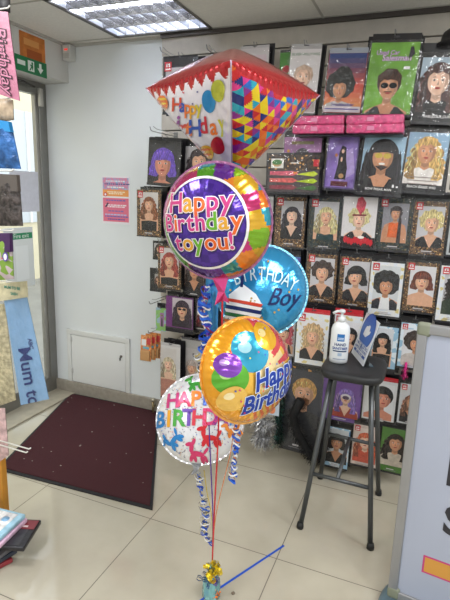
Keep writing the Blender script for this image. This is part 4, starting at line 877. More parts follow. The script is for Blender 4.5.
# A purple round balloon
WH = foil('#f2eff2', .04, .3)
RIM = [foil(c_) for c_ in ('#d8701a', '#4c941a', '#cc9c20', '#5a2484', '#c02c78', '#208ca0', '#78a81c', '#b02860', '#dc8028', '#4c2080')]
rr = random.Random(11); RT_ = {}
PUR = foil('#3c1c84', .3, .22); PUR2 = foil('#4a2698', .3, .22)
def colA(x, y):
    r = math.hypot(x+.05, y)
    if r < .75: return PUR if (int(math.floor(x*6))+int(math.floor(y*6))) % 2 else PUR2
    if r < .76: return PUR
    k = int(math.floor((x*.97+y*.2)*3.3)); q_ = int(math.floor((y*.97-x*.2)*3.3))
    if (k, q_) not in RT_: RT_[(k, q_)] = RIM[(k*3+q_*5+rr.randrange(2)) % len(RIM)]
    return RT_[(k, q_)]
def drawA(P, R):
    cols = {'p': '#cc4086', 'y': '#dca034', 'o': '#e06424', 'g': '#68a82c'}
    def line(s_, cs, y, size, x0, wadj=1.0):
        # lay letters one by one
        adv = []
        for ch in s_:
            vs, fs = text2d(ch, size, 0, 0, 1., 'LEFT'); adv.append((max([v[0] for v in vs])-min([v[0] for v in vs]))+size*.09 if vs else size*.3)
        x = x0-sum(adv)/2
        for ch, c_, a_ in zip(s_, cs, adv):
            vs, fs = text2d(ch, size, 0, 0, 1., 'LEFT'); mn = min(v[0] for v in vs)
            P.text(ch, x-mn+size*.03, y-size*.035, size, mat('#1d1030', .4), .055, lay=1, align='LEFT'); P.text(ch, x-mn, y, size, mat('#f4e8f0', .3, .2), .05, lay=2, align='LEFT'); P.text(ch, x-mn, y, size, mat(cols[c_], .3, .3), .018, lay=3, align='LEFT'); x += a_
    for k in range(90):
        a0, a1 = 2*PI*k/90, 2*PI*(k+1.02)/90; c0 = -.05*R
        P.poly([(c0+R*q*math.cos(a_), R*q*math.sin(a_)) for q, a_ in ((.745, a0), (.785, a0), (.785, a1), (.745, a1))], WH, 1)
    line('Happy', 'pyopp', R*.36, R*.46, -R*.07); line('Birthday', 'popppgyo', R*.03, R*.42, -R*.07); line('to', 'py', -R*.31, R*.41, -R*.42); line('you!', 'goop', -R*.31, R*.41, R*.13)
pA = at(216, 222, Y=1.30)
round_balloon('foil_balloon', 'round purple Happy Birthday to you foil balloon with multicoloured checked rim', pA, .163, .085, -22, 4, 3, colA, foil('#6a2c94'), foil('#a86a94'), drawA, tailcol=foil('#e0428c'))
# B blue balloon
BB = foil('#2f93c8', .25, .18)
def drawB(P, R):
    nv = mat('#14255c', .3, .3); wv = mat('#d4eef4', .25, .5)
    s_ = 'BIRTHDAY'
    for k, ch in enumerate(s_):
        a_ = (-3.5+k)*.165; P.text(ch, R*(.02+1.12*math.sin(a_)), R*(-.62+.92*math.cos(a_)), R*.42, wv, .0, rot=-a_*.7, lay=3, sx=.62)
    P.text('Boy', R*.42, -R*.16, R*.54, nv, .004, .5, rot=.08, lay=4, sx=.82)
    P.poly([(-R*.72, -R*.2), (-R*.45, R*.05), (-R*.15, -R*.14), (-R*.0, -R*.34), (-R*.7, -R*.38)], mat('#e8ecf0', .3, .2), 1)
    for k, c_ in enumerate(('#c8402c', '#e8e8ea', '#1c2c64', '#e8e8ea', '#1f6a3a', '#e8e8ea', '#c06a28')):
        y = -R*(.34+.075*k); P.poly([(-R*(.78), y+.07*R), (R*.02, y), (-R*.02, y-R*.065), (-R*.75, y+R*.0)], mat(c_, .3, .2), 2)
    P.poly(rect(-R*.5, -R*.02, -R*.44, R*.26), nv, 2); P.poly(ell(-R*.47, R*.32, R*.035, R*.07, 12), mat('#e8a838', .3, .2), 2)
    rr_ = random.Random(3)
    for k in range(16):
        a_, r_ = rr_.uniform(0, 6.28), rr_.uniform(.3, .85)*R; P.poly(ell(r_*math.cos(a_), r_*math.sin(a_), R*.025, R*.025, 8), mat('#c8a85a', .25, .6), 1)
pB = at(262, 290, Y=1.62)
round_balloon('foil_balloon', 'round blue holographic Birthday Boy foil balloon behind the others', pB, .158, .08, 4, -4, -6, lambda x, y: BB, foil('#2a7fb0'), foil('#7cc0dc'), drawB, tailcol=BB)
# C orange balloon
C1, C2, C3, C4, C5 = foil('#e8a01e'), foil('#f0bc4c'), foil('#e4703a'), foil('#d84a52'), foil('#f2d8a0')
def colC(x, y):
    r = math.hypot(x, y)
    if x > .15 and y > .05 and (math.sin(14*math.atan2(y-.0, x+.1)) > 0 or r > .7): return C4 if r > .42 else C5
    if y < -.62 and x > -.3: return C3 if (x*7+y*3) % 1 < .5 else C2
    if r < .62 and x > -.1: return C5
    return C1 if r > .8 else C2
def drawC(P, R):
    def blob(x, y, r, c_, h_):
        P.poly(ell(x*R, y*R, r*R, r*R, 32), foil(c_)); P.poly(ell((x-.25*r)*R, (y+.3*r)*R, r*.35*R, r*.28*R, 20), foil(h_, .08))
    blob(-.14, .44, .37, '#2f9cc0', '#a8dcec'); pass
    blob(.30, .62, .26, '#e8b22c', '#f6e2a0'); blob(-.62, .08, .3, '#5aa82c', '#b4dc84'); blob(-.62, .32, .22, '#7a3ca8', '#b48ad0'); blob(-.66, -.30, .24, '#ecc060', '#f8e8b8')
    nv = mat('#1c3c9c', .3, .35); wv = mat('#d8e4f8', .3, .2)
    for m_, o_, l_ in ((wv, .06, 11), (nv, .03, 12)):
        P.text('Happy', R*.28, -R*.10, R*.48, m_, o_, .3, rot=.06, lay=l_, sx=.9); P.text('Birthday', R*.14, -R*.48, R*.46, m_, o_, .3, rot=.06, lay=l_, sx=.88)
    rr_ = random.Random(5)
    for k in range(26):
        a_, r_ = rr_.uniform(0, 6.28), rr_.uniform(.2, .85)*R; P.poly(ell(r_*math.cos(a_), r_*math.sin(a_), R*.018, R*.018, 6), mat(rr_.choice(['#c83070', '#2c50b0', '#e8d040', '#d84030']), .3, .3), 14)
pC = at(246.5, 370, Y=1.26)
round_balloon('foil_balloon', 'orange and yellow Happy Birthday foil balloon printed with round balloons', pC, .149, .082, 35, 6, 17, colC, foil('#e09020', .2), foil('#e8a850'), drawC, wr=40, crease=.08)
# D white balloon
DW = mat('#dcdce0', .25, .25, 0, 20, .12, 22, .5)
def drawD(P, R):
    cs = ['#c23a7a', '#d84a70', '#e88030', '#4a6ac8', '#e0b030']
    for k, (ch, c_) in enumerate(zip('HAPPY', cs)): P.text(ch, R*(-.60+.27*k), R*(.30+.03*k), R*.47, mat(c_, .3, .2), .03, lay=3, rot=.08)
    for k, (ch, c_) in enumerate(zip('BIRTHDAY', ['#2c7cc0', '#e0a030', '#4aa040', '#6a48a8', '#d03a4a', '#d84a80', '#8a3a90', '#2c70b8'])): P.text(ch, R*(-.88+.235*k), R*(-.13+.02*k), R*.50, mat(c_, .3, .2), .03, lay=3, rot=.03)
    def dog(x, y, s_, rot, c_):
        m_ = mat(c_, .25, .3); c0, s0 = math.cos(rot), math.sin(rot)
        def e_(a_, b_, rx, ry, rt=0): P.poly(ell(x+(a_*c0-b_*s0)*s_, y+(a_*s0+b_*c0)*s_, rx*s_, ry*s_, 14, rot=rot+rt), m_, 3)
        e_(0, 0, .8, .28); e_(-.7, .5, .25, .5); e_(-1.0, .85, .45, .22, .3); e_(-.55, 1.15, .2, .4, -.3); e_(-.6, -.5, .22, .45, -.3); e_(-.2, -.5, .2, .42, .3); e_(.6, -.5, .22, .45, .3); e_(.95, -.4, .2, .4, .5); e_(.9, .45, .16, .45, -.5)
    dog(-.12*R, .72*R, .18*R, .2, '#3f9a3c'); dog(-.5*R, -.55*R, .19*R, .9, '#2c82c8'); dog(.32*R, -.45*R, .21*R, 0, '#d02a34'); dog(.05*R, -.8*R, .2*R, -.1, '#d03a6e'); dog(.8*R, -.25*R, .16*R, .3, '#d88030')
    rr_ = random.Random(8)
    for k in range(420):
        a_, r_ = rr_.uniform(0, 6.28), .93*R*math.sqrt(rr_.random()); x, y = r_*math.cos(a_), r_*math.sin(a_); s_ = R*.014; q_ = rr_.uniform(0, 3)
        P.poly(ell(x, y, s_*1.5, s_*.6, 5, rot=q_), mat(rr_.choice(['#3a3a50', '#c83a6a', '#3a7ac0', '#5a5a70', '#d89030', '#7a4aa0']), .3, .2), 1)
pD = at(200, 418, Y=1.52)
round_balloon('foil_balloon', 'white confetti Happy Birthday foil balloon with balloon dogs, lowest of the bunch', pD, .160, .08, -8, -6, -4, lambda x, y: DW, mat('#d0d0d4', .3, .3), foil('#d8d8dc'), drawD, tailcol=foil('#9da1a8', .3), tk=.5)

# diamond balloon
t = thing('diamond_foil_balloon', 'large diamond shaped foil balloon, red topped with Happy Birthday and harlequin sides', 'balloon')
Cn = {}
Yc = 1.47
Cn['L'] = at(146, 88, Y=1.36); Cn['R'] = at(320, 95, Y=1.58); Cn['F'] = at(231, 60, Y=1.17); Cn['B'] = Cn['L']+Cn['R']-Cn['F']
cen = (Cn['L']+Cn['R'])/2; Cn['D'] = at(232, 182, Y=1.42); Cn['T'] = cen+(cen-Cn['D']).normalized()*.13
t.location = cen
for k in Cn: Cn[k] = Cn[k]-cen
NB = 48
def face_pt(a_, b_, c_, u, v, w, bul, e=0.):
    p = a_*u+b_*v+c_*w; n = (b_-a_).cross(c_-a_).normalized()
    if n.dot((a_+b_+c_)/3) < 0: n = -n
    cc = max(0, 27*u*v*w); ed = min(u, v, w)
    wr = .0018*math.sin(60*(u-v)+5*w)*math.exp(-ed*14)*min(1, ed*40)
    return p+n*(bul*cc**.55+wr+e)
def oct_face(mb, a_, b_, c_, bul, cf, N=NB):
    idx = {}; o = len(mb.v); fl = ((b_-a_).cross(c_-a_)).dot((a_+b_+c_)/3) < 0
    for i in range(N+1):
        for j in range(N+1-i): idx[(i, j)] = len(mb.v); mb.v.append(face_pt(a_, b_, c_, i/N, j/N, 1-(i+j)/N, bul))
    for i in range(N):
        for j in range(N-i):
            for tri, kk in ((((i, j), (i+1, j), (i, j+1)), 0), (((i+1, j), (i+1, j+1), (i, j+1)), 1)):
                if kk and i+j > N-2: continue
                f = [idx[p] for p in tri]; u = sum(p[0] for p in tri)/3/N; v = sum(p[1] for p in tri)/3/N
                m_ = cf(u, v, 1-u-v)
                if m_ is None: continue
                # order: (a,b,c) orientation
                f = f if not fl else f[::-1]
                mb.f.append(f); mb.m.append(mb.mi(m_)); mb.sm.append(True)
RED = foil('#ac141e', .12, .2); HW = mat('#dcd6e0', .28, .3, 0, 20, .15, 14, .5)
HC = [foil(c_, .15) for c_ in ('#e8c81c', '#e8661c', '#c8242c', '#2468c0', '#1f2c78', '#8c2c8c', '#d8368c', '#e8d020', '#e87820', '#28a0b8')]
def zig(Nz, lim):
    def f(u, v, w):  # w is 1 at bottom apex; near top w->0
        x = (u-v)/(1-w+1e-6)*(1-w)*Nz; d = abs((x % 2)-1)
        return w < lim[0]+lim[1]*d
    return f
zf = zig(9.5, (.035, .075))
def white(u, v, w): return RED if zf(u, v, w) else HW
hz = random.Random(21); HT = {}
def harl(u, v, w):
    N_ = 14; a_, b_, c_ = math.floor(u*N_), math.floor(v*N_), math.floor(w*N_); key = (a_, b_, c_)
    if w < .03 + .09*u*4*v: return RED
    if key not in HT: HT[key] = hz.choice(HC)
    return HT[key]
mb = MB(); oct_face(mb, Cn['L'], Cn['F'], Cn['D'], .035, white, 64); mb.build('white_panel', t, label='white Happy Birthday panel')
mb = MB(); oct_face(mb, Cn['F'], Cn['R'], Cn['D'], .035, harl, 66); mb.build('harlequin_panel', t, label='multicoloured harlequin panel')
mb = MB(); oct_face(mb, Cn['R'], Cn['B'], Cn['D'], .035, white); mb.build('white_panel', t)
mb = MB(); oct_face(mb, Cn['B'], Cn['L'], Cn['D'], .035, harl); mb.build('harlequin_panel', t)
mb = MB()
for a_, b_ in (('L', 'F'), ('F', 'R'), ('R', 'B'), ('B', 'L')): oct_face(mb, Cn[a_], Cn[b_], Cn['T'], .016, lambda u, v, w: RED, 32)
mb.build('red_top', t, label='shiny red top')
mb = MB()
for k in ('L', 'F', 'R', 'B'):
    pts = []
    for j in range(21): pts.append(Cn[k].lerp(Cn['D'], j/20))
    mb.tube(pts, .0022, foil('#c8b0c8'), 6)
mb.build('seam', t)
# print on the white face: planar coordinates (x from L->F, y up)
aL, aF, aD = Cn['L'], Cn['F'], Cn['D']
_c = cen; _n = (aF-aL).cross(aD-aL).normalized()
_sg = 1 if _n.dot(aL+aF+aD) > 0 else -1
def bary(px, py):
    d = at(px, py, Z=5)-CAM; off = _sg*_n*.0
    for it in range(3):
        p = CAM+d*((_c+aL+off-CAM).dot(_n)/d.dot(_n))-_c-off; u_, v_, w_ = bary0(p); off = _sg*_n*(.035*max(0, 27*u_*v_*w_)**.55+.001)
    return u_, v_, w_
def bary0(p):
    e0, e1, e2 = aF-aL, aD-aL, p-aL; d00, d01, d11, d20, d21 = e0.dot(e0), e0.dot(e1), e1.dot(e1), e2.dot(e0), e2.dot(e1)
    D_ = d00*d11-d01*d01; v = (d11*d20-d01*d21)/D_; w = (d00*d21-d01*d20)/D_; return 1-v-w, v, w
def FW(x, y, e):
    u, v, w = [max(0, k) for k in bary(146+x*100, 60-y*100)]; k = u+v+w; return face_pt(aL, aF, aD, u/k, v/k, w/k, .035, e)
pq = lambda px, py: ((px-146)/100, (60-py)/100)
P = Print()
def dtext(s_, pts, size, cols, rots, lay):
    for ch, p, c_, ro in zip(s_, pts, cols, rots): P.text(ch, *pq(*p), size/100, mat(c_, .35, .15), .02, rot=ro, lay=lay, sx=.78)
dtext('Happy', [(177, 105), (182.5, 106), (187.5, 107.5), (193, 108.5), (199, 107.5)], 19, ['#c8482c', '#2c50a8', '#d87030', '#d8a030', '#c8b838'], [0, .05, .05, 0, .1], 2)
dtext('irtHday', [(179.5, 124), (184, 128), (189, 128.5), (195.5, 129), (203.5, 126), (214, 127), (224, 122)], 24, ['#8a3a90', '#c8302c', '#d87030', '#2c50a8', '#c02838', '#d87030', '#c8c038'], [.05, .1, .1, .05, .1, .1, .2], 2)
def db(px, py, rx, ry, c_, st_, lay, rot=0):
    P.poly(ell(*pq(px, py), rx/100, ry/100, 26, rot), foil(c_), lay)
    if st_:
        for k in (-.55, 0, .55): P.poly(ell(*pq(px, py+k*ry), rx*.8/100, ry*.13/100, 14), foil(st_), lay+1)
db(209.5, 101, 7, 11.5, '#2c8ac8', None, 3, .15); db(219.5, 90, 7.5, 11, '#b4b83c', None, 5, .1); db(219, 145, 8, 9, '#c02430', None, 3); db(163, 103, 5.5, 8, '#e0702c', '#e8c830', 3, .2); db(206, 154, 8, 9, '#e8b030', '#e06a2c', 3); db(196, 151, 6, 8, '#b05a9c', None, 2); db(207, 162, 6, 4, '#2c9ac0', None, 5)
rr_ = random.Random(4)
for k in range(14):
    P.poly(ell(*pq(rr_.uniform(170, 228), rr_.uniform(85, 160)), .008, .009, 6), mat(rr_.choice(['#4a3a70', '#b83a5a', '#3a60a8']), .4), 1)
P.mapped(FW, maxlen=.05, eps=.0005, base=.0012).build('printed_design', t)

# ================================================================== RIBBONS AND WEIGHT
W0 = Vector((-.602, 1.455, 0)); TIE = W0+Vector((0, 0, .15))
def strip(name, label, pts, w, m, cat='ribbon', twist=0., group=None):
    pts = [Vector(p) for p in pts]; out = []
    n = 40; mb = MB(); vs = []; fs = []
    def ev(u):
        x = u*(len(pts)-1); k = min(int(x), len(pts)-2); f = x-k
        p0_, p1_, p2_, p3_ = pts[max(k-1, 0)], pts[k], pts[k+1], pts[min(k+2, len(pts)-1)]
        return .5*((2*p1_)+(p2_-p0_)*f+(2*p0_-5*p1_+4*p2_-p3_)*f*f+(3*p1_-p0_-3*p2_+p3_)*f**3)
    for i in range(n+1):
        p = ev(i/n); d = (ev(min(1, i/n+.01))-ev(max(0, i/n-.01))).normalized(); s_ = d.cross(CAM-p).normalized(); s_.rotate(Matrix.Rotation(twist*i/n, 3, d))
        e_ = d.cross(s_)*.0003
        vs += [p-s_*w/2-e_, p+s_*w/2-e_, p+s_*w/2+e_, p-s_*w/2+e_]
    for i in range(n):
        for k in range(4): fs.append((4*i+k, 4*i+(k+1) % 4, 4*i+4+(k+1) % 4, 4*i+4+k))
    o = mb.add(vs, fs, m, True).build(name); tag(o, label, cat, group); return o
def curly(name, label, path, specs, seed, cat='ribbon'):
    rd = random.Random(seed); t_ = thing(name, label, cat, path[0]); o0 = Vector(path[0])
    for (c_, turns, rad, wd) in specs:
        mb = MB(); vs = []; fs = []; n = int(turns*12); a0 = rd.uniform(0, 6)
        for i in range(n+1):
            u = i/n; x = u*(len(path)-1); k = min(int(x), len(path)-2); p = Vector(path[k]).lerp(Vector(path[k+1]), x-k)-o0
            r = rad*(.7+.35*math.sin(u*9+a0)+.3*math.sin(u*23+a0*3)); a_ = a0+u*turns*2*PI
            q = p+Vector((math.cos(a_)*r, math.sin(a_)*r, .004*math.sin(a_*2.3))); vs += [q+Vector((0, 0, wd*.8)), q-Vector((0, 0, wd*.8))]
        for i in range(n): fs.append((2*i, 2*i+1, 2*i+3, 2*i+2))
        mb.add(vs, fs, mat(c_, .3, .25), True).build('curl', t_)
    return t_
kn = {}
strip('purple_ribbon', 'straight purple ribbon running from the bunch down to the balloon weight', [at(209, 425, Y=1.38), at(211, 470, Y=1.42), at(213, 520, Y=1.445), TIE], .0045, foil('#5c2c9c', 0))
strip('red_ribbon', 'straight red ribbon in front of the white balloon down to the weight', [at(219, 395, Y=1.36), at(218, 440, Y=1.38), at(214.5, 510, Y=1.43), TIE], .0055, foil('#d02a30', 0))
strip('orange_ribbon', 'thin orange ribbon slanting from the orange balloon down to the weight', [at(235, 422, Y=1.30), at(230, 455, Y=1.34), at(216, 515, Y=1.43), TIE], .003, foil('#e0854c', 0))
strip('yellow_ribbon', 'thin yellow ribbon from the white balloon tail to the weight', [at(204, 470, Y=1.5), at(207, 492, Y=1.49), at(212, 520, Y=1.47), TIE], .003, foil('#c8b030', 0))
strip('red_ribbon', 'red ribbon in front of the blue balloon left side', [at(223.5, 262, Y=1.44), at(222.5, 290, Y=1.43), at(222, 325, Y=1.42), at(222, 352, Y=1.42)], .006, foil('#d02a30', 0))
tail = foil('#3a8cc8', .9, .18)
strip('blue_foil_strip', 'wide crinkled blue holographic foil strip hanging under the purple balloon', [at(213, 268, Y=1.46), at(212, 300, Y=1.46), at(211, 335, Y=1.46)], .045, tail, 'foil strip', .3)
B1 = '#1a46b8'; B2 = '#2c68d8'
curly('curled_ribbon', 'blue and white curled ribbon bundle left of the orange balloon', [at(207, 285, Y=1.40), at(203, 312, Y=1.40), at(209, 330, Y=1.40), at(203, 350, Y=1.40)], [(B1, 7, .021, .006), (B2, 9, .019, .006), ('#ececf0', 8, .018, .0035), ('#8a2c40', 4, .014, .004), ('#6a3cc0', 6, .012, .005)], 1)
curly('curled_ribbon', 'blue and white curled ribbon hanging under the orange balloon', [at(236, 424, Y=1.32), at(237, 445, Y=1.32), at(234, 462, Y=1.32), at(233, 480, Y=1.32)], [(B1, 8, .010, .005), (B2, 9, .012, .005), ('#ececf0', 9, .013, .004), ('#c87840', 3, .012, .003)], 2)
curly('curled_ribbon', 'blue, white and yellow curled ribbon hanging under the white balloon', [at(199, 474, Y=1.5), at(201, 492, Y=1.49), at(206, 512, Y=1.48), at(204, 532, Y=1.47), at(212, 545, Y=1.46)], [(B1, 10, .012, .004), (B2, 12, .014, .004), ('#ececf0', 12, .016, .0035), ('#d8c040', 5, .012, .003), ('#30344c', 7, .018, .002)], 3)
curly('curled_ribbon', 'silver and gold curled ribbon ends behind the white balloon top', [at(196, 355, Y=1.56), at(203, 366, Y=1.54), at(198, 372, Y=1.54)], [('#ececf0', 5, .014, .004), ('#c8b060', 4, .012, .004), ('#30344c', 4, .014, .003)], 4)
wt = thing('balloon_weight', 'teal foil wrapped balloon weight with curled bow standing on the floor tile', 'balloon weight', W0)
vs = []; fs = []; N = 40
pr = [(.030, 0), (.034, .004), (.034, .03), (.031, .06), (.024, .082), (.013, .097), (.008, .104), (.013, .112), (.020, .122), (.022, .128)]
for i, (r, z_) in enumerate(pr):
    for k in range(N):
        a_ = 2*PI*k/N; q_ = r*(1+(.05 if i < 3 else .16)*math.sin(9*a_+i*.5)*(i/9+.25)); vs.append((q_*math.cos(a_), q_*math.sin(a_), z_+(.008*math.sin(5*a_) if i > 7 else 0)))
for i in range(len(pr)-1):
    for k in range(N): fs.append((i*N+k, i*N+(k+1) % N, (i+1)*N+(k+1) % N, (i+1)*N+k))
fs.append(tuple(range(N))[::-1])
MB().add(vs, fs, foil('#7fb9c0', .35, .22), True).build('foil_wrap', wt)
def curlbit(name, c_, base, n, rad, wd, seed, drop=0, label=None):
    rd = random.Random(seed); mb = MB(); m_ = foil(c_, 0, .3)
    for _ in range(n):
        ctr = Vector(base)+Vector((rd.gauss(0, rad*.7), rd.gauss(0, rad*.7), rd.gauss(0, rad*.7)-drop*rd.random())); r = rd.uniform(.006, .012); ax = Vector((rd.gauss(0, 1), rd.gauss(0, 1), rd.gauss(0, 1))).normalized(); e1 = ax.orthogonal().normalized(); e2 = ax.cross(e1)
        vs = []; fs = []; n_ = 22
        for i in range(n_+1): a_ = i/n_*2*PI*1.6; q = ctr+(e1*math.cos(a_)+e2*math.sin(a_))*r+ax*i/n_*.012; vs += [q, q+ax*wd]
        for i in range(n_): fs.append((2*i, 2*i+1, 2*i+3, 2*i+2))
        mb.add(vs, fs, m_, True)
    return mb.build(name, wt, label=label)
curlbit('curled_bow', '#e8c818', (.004, -.014, .125), 30, .019, .006, 1, .012, 'yellow curled bow')
curlbit('curled_ribbon_end', '#2c4c7c', (-.008, -.02, .108), 8, .012, .004, 2, .02, 'blue ribbon curls')
curlbit('curled_ribbon_end', '#e87828', (.026, -.012, .05), 9, .004, .006, 3, .03, 'orange ribbon spiral')
curlbit('curled_ribbon_end', '#6a3c9c', (.024, -.014, .095), 5, .006, .004, 4, .02, 'purple ribbon curls')

# floor tape
a = at(200, 601, Z=.0005); b = at(284, 545.5, Z=.0005); d = (b-a).normalized(); a = a-d*.06; n = Vector((-d.y, d.x, 0))*.0045
tp = MB().add([a-n+Vector((0, 0, .0006)), b-n+Vector((0, 0, .0006)), b+n+Vector((0, 0, .0006)), a+n+Vector((0, 0, .0006)), a-n, b-n, b+n, a+n], [(0, 1, 2, 3), (4, 7, 6, 5), (0, 4, 5, 1), (2, 6, 7, 3), (1, 5, 6, 2), (0, 3, 7, 4)], mat('#1450c4', .35)).build('floor_tape')
tag(tp, 'strip of bright blue tape stuck across the floor tiles by the weight', 'tape')
q = at(233, 594, Z=0)
bm = bmesh.new(); bmesh.ops.create_icosphere(bm, subdivisions=2, radius=.007)
for v in bm.verts: v.co *= random.uniform(.75, 1.15); v.co.z = v.co.z*.6+.004
tag(MB().bm(bm, mat('#7c6e5e', .9), True).build('crumb', None, (q.x, q.y, 0)), 'small brown crumb on the floor right of the balloon weight', 'debris')

# ================================================================== LEFT RACK GOODS
YR = 1.3
def quad_pack(name, label, pts, Y, m, cat='packet', headm=None, depth=.012, draw=None, head=0.):
    P3 = [at(x, y, Y=Y) for x, y in pts]; c_ = sum(P3, Vector())/len(P3); t_ = thing(name, label, cat, c_)
    n = len(P3); rel_ = [p-c_ for p in P3]
    # puffy pillow from polygon
    bm = bmesh.new(); L_ = 8; vs = {}
    A_, B_, C_, D_ = rel_
    mb = MB(); vv = []; ff = []
    for sd in (-1, 1):
        for i in range(L_+1):
            for j in range(L_+1):
                u, v = i/L_, j/L_; p = (A_*(1-u)+B_*u)*(1-v)+(D_*(1-u)+C_*u)*v; bu = (16*u*(1-u)*v*(1-v))**.4
                vv.append(p+Vector((0, sd*(.001+depth*bu*(1+.2*math.sin(9*u+7*v))), 0)))
        o = 0 if sd < 0 else (L_+1)**2
        for i in range(L_):
            for j in range(L_):
                q = (o+i*(L_+1)+j, o+(i+1)*(L_+1)+j, o+(i+1)*(L_+1)+j+1, o+i*(L_+1)+j+1); ff.append(q[::-1] if sd < 0 else q)
    mb.add(vv, ff, m, True); mb.build('pouch', t_)
    if headm:
        P_ = [A_, B_, B_.lerp(C_, head), A_.lerp(D_, head)]; d_ = Vector((0, -.004-depth*.6, 0))
        MB().add([p+d_ for p in P_]+[p-d_*0+Vector((0, .003, 0)) for p in P_], [(0, 3, 2, 1), (4, 5, 6, 7), (0, 1, 5, 4), (1, 2, 6, 5), (2, 3, 7, 6), (3, 0, 4, 7)], headm).build('header_card', t_)
    if draw:
        ex_ = (B_-A_).normalized(); wq, hq = (B_-A_).length, (A_-D_).length
        P = Print(); draw(P, wq, hq)
        def fn(x, y, e): u, v = min(1, max(0, x/wq)), min(1, max(0, y/hq)); p = (A_*(1-u)+B_*u)*(1-v)+(D_*(1-u)+C_*u)*v; bu = (16*u*(1-u)*v*(1-v))**.4; return p+Vector((0, -(.0012+depth*bu*(1+.2*math.sin(9*u+7*v)))-e, 0))
        # coordinates x right, y down -> flip triangles
        P.mapped(fn, maxlen=.02, eps=.0006, base=.0012).build('printed_lettering', t_)
    return t_
def vtext(s_, x, y, size, m, off=.02, P=None, rot=-PI/2, lay=1):
    vs, fs = text2d(s_, size, off); c0, s0 = math.cos(rot), math.sin(rot)
    P.items.append(([(x+a_*c0-b_*s0, y-(a_*s0+b_*c0)) for a_, b_ in vs], [list(f) for f in fs], m, lay))
pk = mat('#b8748c', .4, 0, .08, 20, .2, 40)
def dBirth(P, w, h):
    vtext('Birthday', w*.60, h*.58, w*.62, mat('#2a1c26', .4), .05, P, lay=1); vtext('Birthday', w*.60, h*.58, w*.62, mat('#c07c96', .4), .0, P, lay=2)
quad_pack('birthday_banner', 'pink banner packet with black outlined vertical birthday lettering, upper left edge', [(-14, 10), (8, 12), (20, 101), (-5, 93)], 1.2, pk, 'banner', depth=.004, draw=dBirth)
quad_pack('black_packet', 'black packet at the top left corner above the pink banner', [(-14, -12), (10, -12), (10, 13), (-12, 11)], 1.22, mat('#242024', .4))
quad_pack('beige_packet', 'beige packet with brown swirl directly under the pink banner', [(-12, 96), (13, 100), (14, 120), (-12, 124)], 1.24, mat('#a8947c', .4, 0, .35, 30, .2, 60))
quad_pack('blue_packet', 'shiny blue crinkled packet under the beige packet on the left', [(-12, 118), (11, 122), (21, 169), (-10, 168)], 1.22, mat('#2c5f9c', .25, .2, .55, 26, .8, 40), headm=mat('#2a86c4', .35), head=.22)
quad_pack('grey_packet', 'dark grey headed packet of black netting on the left rack', [(-12, 173), (19, 175), (23, 226), (-8, 226)], 1.22, mat('#3a3230', .4, 0, .7, 60, .8, 60), headm=mat('#57504c', .4), head=.32)
quad_pack('purple_packet', 'purple headed packet of small colourful balloons on the left rack', [(-12, 233), (12, 233), (14, 279), (-10, 281)], 1.22, glitter_mat('#b8a8ac', '#7a9a3c', '#c84050', 38), headm=mat('#3f1f50', .4), head=.4, draw=lambda P, w, h: (P.poly(ell(w*.83, h*.5, w*.1, h*.1, 14), mat('#5a3c9c', .4), 8), P.poly(ell(w*.83, h*.5, w*.06, h*.07, 14), mat('#e8e8ee', .4), 9)))
def dMum(P, w, h):
    pass
def dHead(P, w, h): P.poly(rect(w*.2, h*.3, w*.8, h*.42), mat('#3c8a72', .5), 3); P.poly(rect(w*.3, h*.6, w*.7, h*.72), mat('#3c8a72', .5), 3)
quad_pack('cream_feather_packet', 'clear packet with cream yellow fringe left of the blue sash', [(-14, 304), (5, 304), (16, 400), (-6, 408)], 1.33, mat('#b5ab8c', .6, 0, .3, 60, .6, 80))
ts = quad_pack('mum_to_be_sash', 'blue Mum to be sash in a clear bag with cream header card, hanging at left', [(4, 299), (27, 297), (49, 399), (21, 405)], 1.3, mat('#7ea4cc', .5, 0, .06, 20, .15, 60), 'sash', depth=.004,
    draw=lambda P, w, h: (vtext('Mum to be', w*.50, h*.86, w*.66, mat('#1f2f6c', .4), .012, P, lay=2), vtext('ABC', w*.8, h*.44, w*.2, mat('#2c3c78', .4), .02, P, lay=2)))
iv_ = ts.location; pts = [at(x, y, Y=1.295)-iv_ for x, y in ((-8, 284), (27, 281), (28, 297), (-6, 302))]
MB().add([p+Vector((0, -.003, 0)) for p in pts]+[p+Vector((0, .001, 0)) for p in pts], [(0, 3, 2, 1), (4, 5, 6, 7), (0, 1, 5, 4), (1, 2, 6, 5), (2, 3, 7, 6), (3, 0, 4, 7)], mat('#c4bc9c', .5, 0, .15, 40)).build('header_card', ts)
a = at(2, 288, Y=1.29)-iv_; P = Print()
for k, (tx, px, py) in enumerate((('MUM TO BE', 12, 288), ('SASH', 14, 294))): b = at(px, py, Y=1.29)-iv_; P.text(tx, b.x, b.z, .014, mat('#3c8a7a', .5), .03, lay=1)
P.flat(y0=-.0095).build('header_lettering', ts)
pts = [at(x, y, Y=1.288)-iv_ for x, y in ((2, 297), (29, 295), (53, 401), (20, 408))]
MB().add([p for p in pts]+[p+Vector((0, -.001, 0)) for p in pts], [(4, 7, 6, 5)], M_BAG).build('plastic_bag', ts)
quad_pack('pink_packet', 'pale pink and white packet hanging low at the left edge', [(-14, 408), (5, 408), (9, 455), (-12, 470)], 1.28, mat('#c8a8a8', .4, 0, .3, 40, .5, 60))
